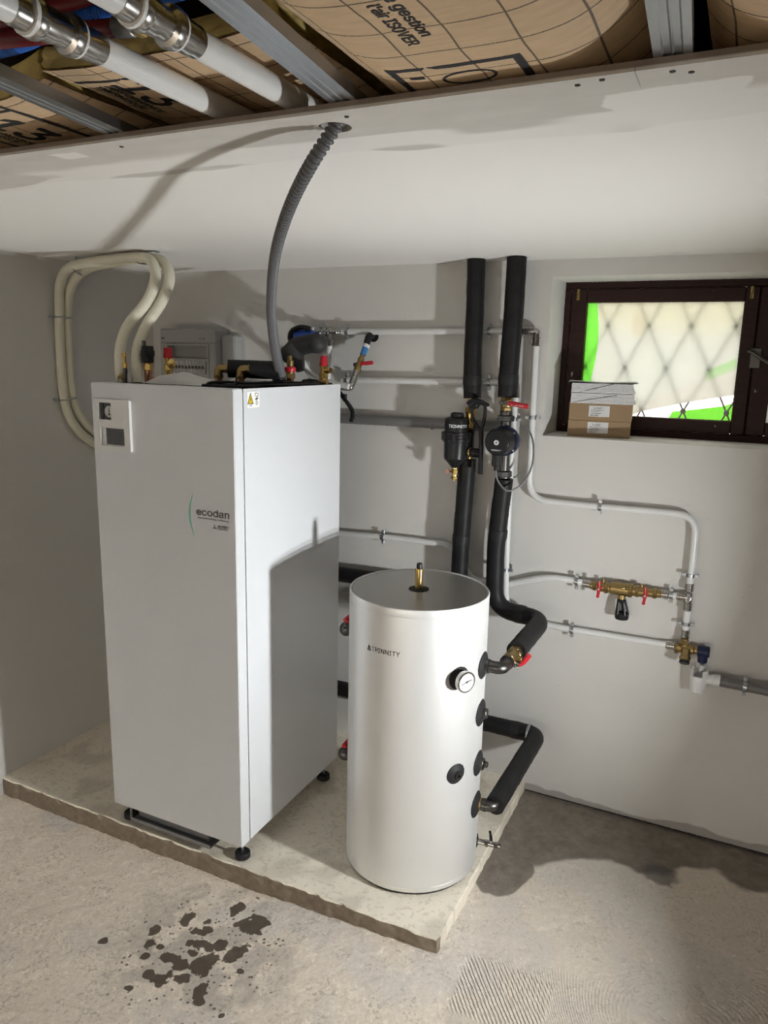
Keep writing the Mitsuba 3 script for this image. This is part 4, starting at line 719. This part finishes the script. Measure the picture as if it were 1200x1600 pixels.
obj("body", cat(hexnut((x, y, zt), (x, y, zt + .022), .0185), rod((x, y, zt + .02), (x, y, zt + .03), .0155), hexnut((x, y, zt + .028), (x, y, zt + .048), .0175), rod((x, y, zt + .046), (x, y, zt + .075), .0145, 18), rod((x, y, zt + .055), (x + .028, y - .006, zt + .057), .011, 14), hexnut((x + .024, y - .005, zt + .057), (x + .034, y - .007, zt + .058), .0125)), "brass", sv)
obj("cap", lathe([(0, 0), (.0165, 0), (.0165, .006), (.0155, .008), (.0125, .036), (.010, .038), (0, .038)], (x, y, zt + .073), (0, 0, 1), 12), "red_plastic", sv)
cb = thing("cable_bundle", "black cables with ties lying along the right part of the cabinet top", "cables")
for pts in ([(-.225, .13, zt + .006), (-.20, .16, zt + .008), (-.16, .14, zt + .010), (-.08, .16, zt + .009), (-.03, .24, zt + .011), (-.02, .40, zt + .009), (-.025, .56, zt + .007), (-.03, .66, zt + .005)], [(-.205, .11, zt + .007), (-.16, .12, zt + .006), (-.10, .13, zt + .006), (-.045, .20, zt + .007), (-.04, .45, zt + .007), (-.05, .64, zt + .006)], [(-.19, .11, zt + .006), (-.185, .12, zt + .016), (-.14, .15, zt + .019), (-.08, .20, zt + .016), (-.05, .30, zt + .018), (-.035, .45, zt + .014), (-.02, .62, zt + .008)]):
    obj("cable", tube(resample(spline(pts, 8), .01)[0], .0046, 10), "black_plastic", cb)
for q in ((-.10, .15, zt + .012), (-.027, .33, zt + .014)): obj("tie", cat(ring((q[0] - .003, q[1], q[2]), (1, .5, 0), .012, .0145, .006, 16), bx(q[0] - .002, q[0] + .002, q[1] - .002, q[1] + .002, q[2] + .012, q[2] + .024, .0005)), "black_plastic", cb)
bc = thing("cable_tail", "black corrugated cable hooking out behind the cabinet over the grey pipe", "cable")
p_, s_ = resample(spline([(-.12, .60, zt + .0105), (-.11, .665, zt + .0105), (-.075, .775, 1.690), (-.045, .80, 1.648), (-.015, .80, 1.612), (-.010, .80, 1.585), (-.018, .80, 1.562)], 8), .0022)
obj("sheath", tube(p_, .0085 + .0012 * np.sign(np.sin(s_ / .0056 * 2 * np.pi)), 12), "black_plastic", bc, 30)
obj("tie", bx(-.046, -.036, .785, .80, 1.655, 1.672, .001), "black_plastic", bc)
# corrugated hose up to the ceiling hole
H = [(-.083, .40, ZT - .006), (-.0844, .4, 1.7255), (.0523, .1554, 1.8308), (.203, -.0901, 1.9173), (.3477, -.3037, 1.9821), (.4817, -.4885, 2.0294), (.5741, -.5974, 2.0723), (.6505, -.6723, 2.1112), (.7187, -.7262, 2.147), (.7629, -.735, 2.1902), (.792, -.742, 2.226)]
p_, s_ = resample(spline(H, 12), .0011)
u_ = s_ / s_[-1]
rr = np.interp(u_, [0, .17, .35, .5, .7, .85, 1], [.0176, .0157, .0136, .0120, .0113, .0117, .0118])
k = obj("corrugated_hose", tube(p_, rr * np.array([.80, .82, 1.0, 1.06, 1.07, 1.07, 1.06, 1.0, .82, .80])[np.arange(len(p_)) % 10], 24), "hose_dark", None, True)
tag(k, "dark grey corrugated hose arching from the cabinet top to a hole in the ceiling", "hose")

# ------------------------------------------------------------------ boxes and papers on the sill
def turned(m, a, o=(.801, 1.067)):
    m.apply_transform(trimesh.transformations.rotation_matrix(math.radians(a), [0, 0, 1], [o[0], o[1], 0])); return m
def carton(z0, z1, a, lb, dx):
    k = thing("cardboard_box", lb, "box", "flat brown cartons on the window sill")
    x0, x1, y0, y1 = .801 + dx, 1.034 + dx, 1.067, 1.204
    obj("body", turned(bx(x0, x1, y0, y1, z0, z1, .0015), a), "cardboard", k)
    obj("lid_edge", turned(bx(x0 - .0008, x1 + .0008, y0 - .0008, y1 + .0008, z1 - .0025, z1, .0006), a), "cardboard", k)
    l = obj("sticker", turned(bx(x0 + .075, x0 + .152, y0 - .0007, y0, z0 + .016, z0 + .058, 0), a), "white_print", k)
    q = V(x0 + .096, y0 - .0008, z0 + .0475)
    obj("emblem", turned(diamonds(.0085, q, EX, EZ), a), "ink_grey", l, False)
    obj("lettering", turned(cat(text("MITSUBISHI", .0032, q + V(.007, 0, .001), EX, EZ, .0004, True, .022), text("ELECTRIC", .0028, q + V(.007, 0, -.003), EX, EZ, .0004, True, .018)), a), "ink_grey", l, False)
    for i, (w_, zz) in enumerate(((.05, .040), (.038, .036), (.042, .030), (.036, .027))): obj("fine_print", turned(bx(x0 + .082, x0 + .082 + w_, y0 - .0012, y0 - .0006, z0 + zz, z0 + zz + .0011, 0), a), "ink_grey", l, False)
    obj("barcode", turned(cat(*[bx(x0 + .082 + i * .0024, x0 + .082 + i * .0024 + (.0016 if i % 3 else .001), y0 - .0012, y0 - .0006, z0 + .019, z0 + .0225, 0) for i in range(13)]), a), "ink", l, False)
carton(1.5355, 1.598, 6.5, "brown carton at the bottom of the stack on the window sill", 0)
carton(1.5985, 1.664, 6.0, "brown carton with a white sticker just under the white papers on the sill", .001)
def ream(z0, z1, x0, x1, y0, y1, a, lb, cord):
    k = thing("paper_stack", lb, "papers"); n = 14
    for_ = []
    r_ = np.random.default_rng(int(z0 * 1000))
    for i in range(n):
        o_ = r_.normal(0, .0007, 2); za, zb = z0 + (z1 - z0) * i / n, z0 + (z1 - z0) * (i + .93) / n; f_ = .010 * (1 - i / n) ** 3
        for_.append(bx(x0 + o_[0], x1 + o_[0] + f_, y0 + o_[1] - f_ * .3, y1 + o_[1], za, zb, .0002))
    obj("sheets", turned(cat(*for_), a), "paper", k, False)
    obj("cord", turned(rod((x0 + cord[0], y0 - .0016, z0 + cord[1]), (x0 + cord[2], y0 - .0016, z0 + cord[3]), .0009, 6), a), "ink", k)
ream(1.6645, 1.703, .806, 1.036, 1.060, 1.198, 6.5, "white paper stack with a dark cord, lying directly on the brown cartons", (.012, .004, .17, .034))
ream(1.7045, 1.741, .806, 1.030, 1.064, 1.198, 6.0, "white paper stack topped by loose sheets, uppermost of the pile on the sill", (.03, .002, .155, .036))
k = thing("loose_sheet", "grey-looking loose sheets lying skewed on top of the paper pile", "papers")
u_, v_ = np.meshgrid(np.linspace(0, 1, 20), np.linspace(0, 1, 14))
for i, (a, dz, mt) in enumerate(((5, .0, "light_grey_plastic"), (9, .002, "paper"))):
    px, py = .792 + .255 * u_, 1.058 + .135 * v_; pz = 1.7425 + dz + .006 * (u_ - .5) ** 2 * v_ + .0015 * np.sin(u_ * 7 + i)
    f_ = grid_faces(14, 20, False); t_ = np.c_[px.ravel(), py.ravel(), pz.ravel()]
    obj("sheet", turned(cat(mesh(t_ + V(0, 0, .0006), f_), mesh(t_, f_[:, ::-1])), a), mt, k, True)

# ------------------------------------------------------------------ above the ceiling board
ZB2 = ZC + .0126
def rail(xc, slope, lb):
    k = thing("ceiling_rail", lb, "metal rail"); t_ = .0012; w, h = .0235, .0175
    prof = [(-w, 0), (-w * .55, 0), (-w * .45, .0016), (-w * .1, .0016), (0, 0), (w * .1, .0016), (w * .45, .0016), (w * .55, 0), (w, 0), (w, h), (w - .007, h), (w - .007, h - t_), (w - t_, h - t_), (w - t_, t_)]
    inner = [(w * .6, t_), (w * .45, .0016 + t_), (-w * .45, .0016 + t_), (-w * .6, t_), (-w + t_, t_), (-w + t_, h - t_), (-w + .007, h - t_), (-w + .007, h), (-w, h)]
    m = trimesh.creation.extrude_polygon(Polygon(prof + inner).buffer(0), 1.6, engine="earcut"); v = m.vertices
    y = -1.75 + v[:, 2]; m = mesh(np.c_[xc + v[:, 0] + slope * (y + .80), y, ZB2 + v[:, 1]], m.faces[:, ::-1])
    obj("channel", m, "zinc", k, False)
    return k
rail(.352, -.13, "ribbed zinc ceiling rail left of the white ceiling pipes"); rail(.816, -.105, "zinc ceiling rail between the white ceiling pipes and the large printed insulation"); rail(1.2905, -.055, "short visible zinc ceiling rail at the upper right, above the two screws")
def batt(x0, x1, y0, y1, zf, lb, thick=.10, wool_front=True):
    """kraft-faced glass wool: kraft skin below, wool block above; zf(x, y) is the height of the skin"""
    k = thing("insulation_batt", lb, "insulation"); nx_, ny_ = int((x1 - x0) / .012) + 2, int((y1 - y0) / .012) + 2
    X, Y = np.meshgrid(np.linspace(x0, x1, nx_), np.linspace(y0, y1, ny_)); Z = zf(X, Y) + .006 * (meshkit.fbm(np.dstack([X * 11, Y * 11, 0 * X]), 3, int(abs(x0) * 50)) - .5)
    f_ = grid_faces(ny_, nx_, False); t_ = np.c_[X.ravel(), Y.ravel(), Z.ravel()]
    obj("kraft_facing", cat(mesh(t_, f_[:, ::-1]), mesh(t_ + V(0, 0, .0012), f_)), "kraft", k, True)
    Xa = X * .985 + .015 * (x0 + x1) / 2; Zw = Z + .004; tp = np.clip(Z + thick, None, 2.455)
    lo, hi = np.c_[Xa.ravel(), Y.ravel(), Zw.ravel()], np.c_[Xa.ravel(), Y.ravel(), tp.ravel()]
    b_ = np.r_[np.arange(nx_), np.arange(1, ny_) * nx_ + nx_ - 1, (ny_ - 1) * nx_ + np.arange(nx_ - 1)[::-1], np.arange(1, ny_ - 1)[::-1] * nx_]
    st_ = [lo[b_]]
    for q in (.2, .4, .6, .8): st_.append(lo[b_] * (1 - q) + hi[b_] * q + .012 * (meshkit.noise(lo[b_] * 60 + q * 30, 3)[:, None] - .5) * V(1, 1, 0))
    st_.append(hi[b_])
    obj("glass_wool", cat(mesh(lo, f_[:, ::-1]), mesh(hi, f_), mesh(np.vstack(st_), grid_faces(6, len(b_), True))), "wool", k, True)
    return k, zf
def printed(k, zf, m, name="lettering", mat="ink"):
    """flat print laid on a kraft skin"""
    m = m.subdivide() if len(m.faces) < 4000 else m; v = m.vertices.copy(); x0 = float(k[1])
    v[:, 2] = zf(v[:, 0], v[:, 1]) + .006 * (meshkit.fbm(np.c_[v[:, 0] * 11, v[:, 1] * 11, 0 * v[:, 0]], 3, int(abs(x0) * 50)) - .5) - .0004 + (v[:, 2] - 5) * .6
    return obj(name, mesh(v, m.faces), mat, k[0], False)
def flat_text(s_, h, x, y, w_=None): return text(s_, h, (x, y, 5.0), EY, EX, .0006, True, w_)
def flat_poly(poly): return extrude(poly, 5 - .0006, 5.0, "xy")
zbig = lambda x, y: 2.2105 + .062 * np.abs((x - 1.04) / .215) ** 4
kb = batt(.845, 1.262, -1.7, -.25, zbig, "large brown paper-faced insulation batt printed with lines and words, between two rails")[0]; K = (kb, .845)
printed(K, zbig, flat_text("l'air ISOVER", .0165, .987, -1.062, .122)); printed(K, zbig, flat_text("de gestion", .0165, 1.0135, -1.092, .133)); printed(K, zbig, flat_text("Membrane", .0165, 1.040, -1.18, .115))
fr_ = sbox(.9154, -.8644, 1.1098, -.854).union(sbox(.9154, -.8644, .9276, -.741)).union(sbox(1.0977, -.8644, 1.1098, -.741))
printed(K, zbig, flat_poly(fr_), "printed_frame"); printed(K, zbig, flat_poly(sscale(Point(1.023, -.811).buffer(.040, 12), 1.0, .55).difference(sscale(Point(1.023, -.811).buffer(.0355, 12), 1.0, .5))), "printed_ring")
printed(K, zbig, flat_poly(sbox(.940, -.832, .962, -.825)), "printed_mark")
zr = lambda x, y: 2.215 + .060 * np.abs((x - 1.535) / .215) ** 5
kr = batt(1.322, 1.75, -1.7, -.25, zr, "brown paper-faced insulation batt in the far upper right corner, right of the short rail")[0]
printed((kr, 1.322), zr, flat_text("ISOVER", .016, 1.334, -.985, .08))
zm = lambda x, y: 2.258 + .02 * np.abs((x - .54) / .27) ** 3
km = batt(.333, .788, -.937, -.15, zm, "brown paper-faced insulation batt behind the two white ceiling pipes", .035)[0]
printed((km, .333), zm, flat_text("13", .080, .401, -.867, .122)); printed((km, .333), zm, flat_text("PERFORMANCE", .015, .379, -.853, .14)); printed((km, .333), zm, flat_text("THERMIQUE", .015, .357, -.853, .117))
printed((km, .333), zm, flat_poly(sbox(.478, -.93, .488, -.68).union(sbox(.342, -.881, .486, -.872))), "printed_frame")
zl = lambda x, y: 2.234 + .03 * np.abs((x - .06) / .28) ** 4
kl = batt(-.21, .328, -.930, -.15, zl, "brown paper-faced insulation batt at the upper left edge, beyond the ribbed rail", .045)[0]
printed((kl, -.21), zl, flat_text("13", .082, .073, -.875, .138)); printed((kl, -.21), zl, flat_text("PERFORMANCE", .012, .048, -.852, .13)); printed((kl, -.21), zl, flat_text("THERMIQUE", .012, .030, -.852, .11))
printed((kl, -.21), zl, flat_poly(sbox(.1955, -.916, .2047, -.567).union(sbox(-.023, -.8977, .197, -.8885)).union(sbox(-.0004, -.8977, .007, -.567))), "printed_frame")
def wool_block(x0, x1, y0, y1, z0, z1, lb):
    m = trimesh.creation.box((x1 - x0, y1 - y0, z1 - z0)).apply_translation(((x0 + x1) / 2, (y0 + y1) / 2, (z0 + z1) / 2)).subdivide_to_size(.02)
    v = m.vertices; m.vertices = v + .03 * (np.c_[meshkit.fbm(v * 22, 3, 1), meshkit.fbm(v * 22, 3, 2), meshkit.fbm(v * 22, 3, 3)] - .5)
    k = obj("wool_tuft", m, "wool", None, True); tag(k, lb, "insulation")
wool_block(.728, .786, -1.30, -.97, 2.285, 2.40, "yellow glass wool showing beside the right white ceiling pipe")
wool_block(.57, .67, -1.12, -1.045, 2.36, 2.44, "dim yellow glass wool between the two white ceiling pipes")
for x, ysl, lb in ((.5596, -1.107, "white ceiling pipe with a large chrome coupling, left one of two"), (.7015, -1.0746, "white ceiling pipe with a large chrome coupling, right one of two")):
    k = thing("ceiling_pipe", lb, "heating pipe"); z = 2.233; r = .019
    obj("tube", cat(rod((x, ysl + .03, z), (x, .3, z), r, 24), rod((x, -1.75, z), (x, ysl - .03, z), r, 24)), "pipe_white", k, 40)
    obj("coupling", lathe([(0, -.075), (0.0199, -.075), (0.0209, -.07), (0.0209, -.05), (0.0255, -.046), (0.0269, -.040), (0.0255, -.033), (0.0213, -.031), (0.0213, -.012), (0.0199, -.008), (0.0199, .008), (0.0255, .012), (0.0269, .019), (0.0255, .026), (0.0215, .029), (0.0215, .052), (0.0206, .057), (0.0206, .068), (0.0199, .070), (0, .070)], (x, ysl, z), (0, 1, 0), 32), "chrome", k, 30)
    obj("coupling_ring", ring((x, ysl + .024, z), (0, 1, 0), .0204, .0249, .006, 28), "white_plastic", k)
    obj("coupling_ring", ring((x, ysl - .052, z), (0, 1, 0), .0204, .0249, .006, 28), "white_plastic", k)
def conduit(pts, r, mat, lb, cat_, ribbed):
    k = thing("conduit" if ribbed else "supply_pipe", lb, cat_); p_, s_ = resample(spline(pts, 10), .0018 if ribbed else .01)
    obj("sheath", tube(p_, r * (1 + (.06 * np.sign(np.sin(s_ / .005 * 2 * np.pi)) if ribbed else 0)), 14), mat, k, 30); return k
conduit([(-.2, -.952, 2.302), (.26, -.955, 2.302), (.39, -.974, 2.302), (.555, -.990, 2.303), (.74, -1.005, 2.304)], .0125, "blue_conduit", "blue ribbed conduit crossing above the white ceiling pipes", "conduit", True)
k = conduit([(-.2, -1.09, 2.278), (.20, -1.06, 2.277), (.36, -1.034, 2.275), (.567, -1.008, 2.270)], .0125, "red_pipe", "dark red pipe ending in a brass joint at the right ceiling pipe", "pipe", False)
obj("end_sleeve", rod((.563, -1.0085, 2.2705), (.595, -1.0045, 2.2695), .0145, 18), "steel_dull", k); obj("joint", cat(bx(.595, .609, -1.016, -.993, 2.256, 2.281, .002), rod((.605, -1.004, 2.268), (.690, -1.02, 2.252), .010, 14)), "brass", k)
conduit([(-.2, -.985, 2.336), (.25, -.968, 2.336), (.6, -.957, 2.338), (.74, -.96, 2.340)], .0135, "red_pipe", "dark red pipe running across high above the blue conduit", "pipe", False)

# ------------------------------------------------------------------ work lamp to the right of the picture
wl = thing("work_lamp", "black hooded work lamp on a stand, shining at the tank from the right", "lamp")
ax = unit(LAMP_AXIS); hd_, hr = .02, .110
o = LAMP - ax * .0
obj("hood", lathe([(0, -.03), (.10, -.03), (hr, .0), (hr, hd_), (hr - .003, hd_), (hr - .003, .002), (.10, -.004), (0, -.004)], o, ax, 48), "lamp_shell", wl)
em = trimesh.creation.cylinder(LAMP_R, .002, sections=32); u, w, d_ = basis(ax); M = np.eye(4); M[:3, 0], M[:3, 1], M[:3, 2], M[:3, 3] = u, w, d_, o; 
disc = mesh(np.vstack([o, o + LAMP_R * (np.cos(np.linspace(0, 2 * np.pi, 32, endpoint=False))[:, None] * u + np.sin(np.linspace(0, 2 * np.pi, 32, endpoint=False))[:, None] * w)]), [[0, 1 + i, 1 + (i + 1) % 32] for i in range(32)])
lk = obj("light_disc", disc, "white_print", wl, False)
obj("stand", cat(rod(o - ax * .02 - V(0, 0, .16), V(o[0] + .02, o[1], .02), .012), *[rod((o[0] + .02, o[1], .25), (o[0] + .02 + .3 * math.cos(a), o[1] + .3 * math.sin(a), .008), .009) for a in (.5, 2.6, 4.7)], rod(o - ax * .02 - V(0, 0, .17), o - ax * .02, .012)), "lamp_shell", wl)
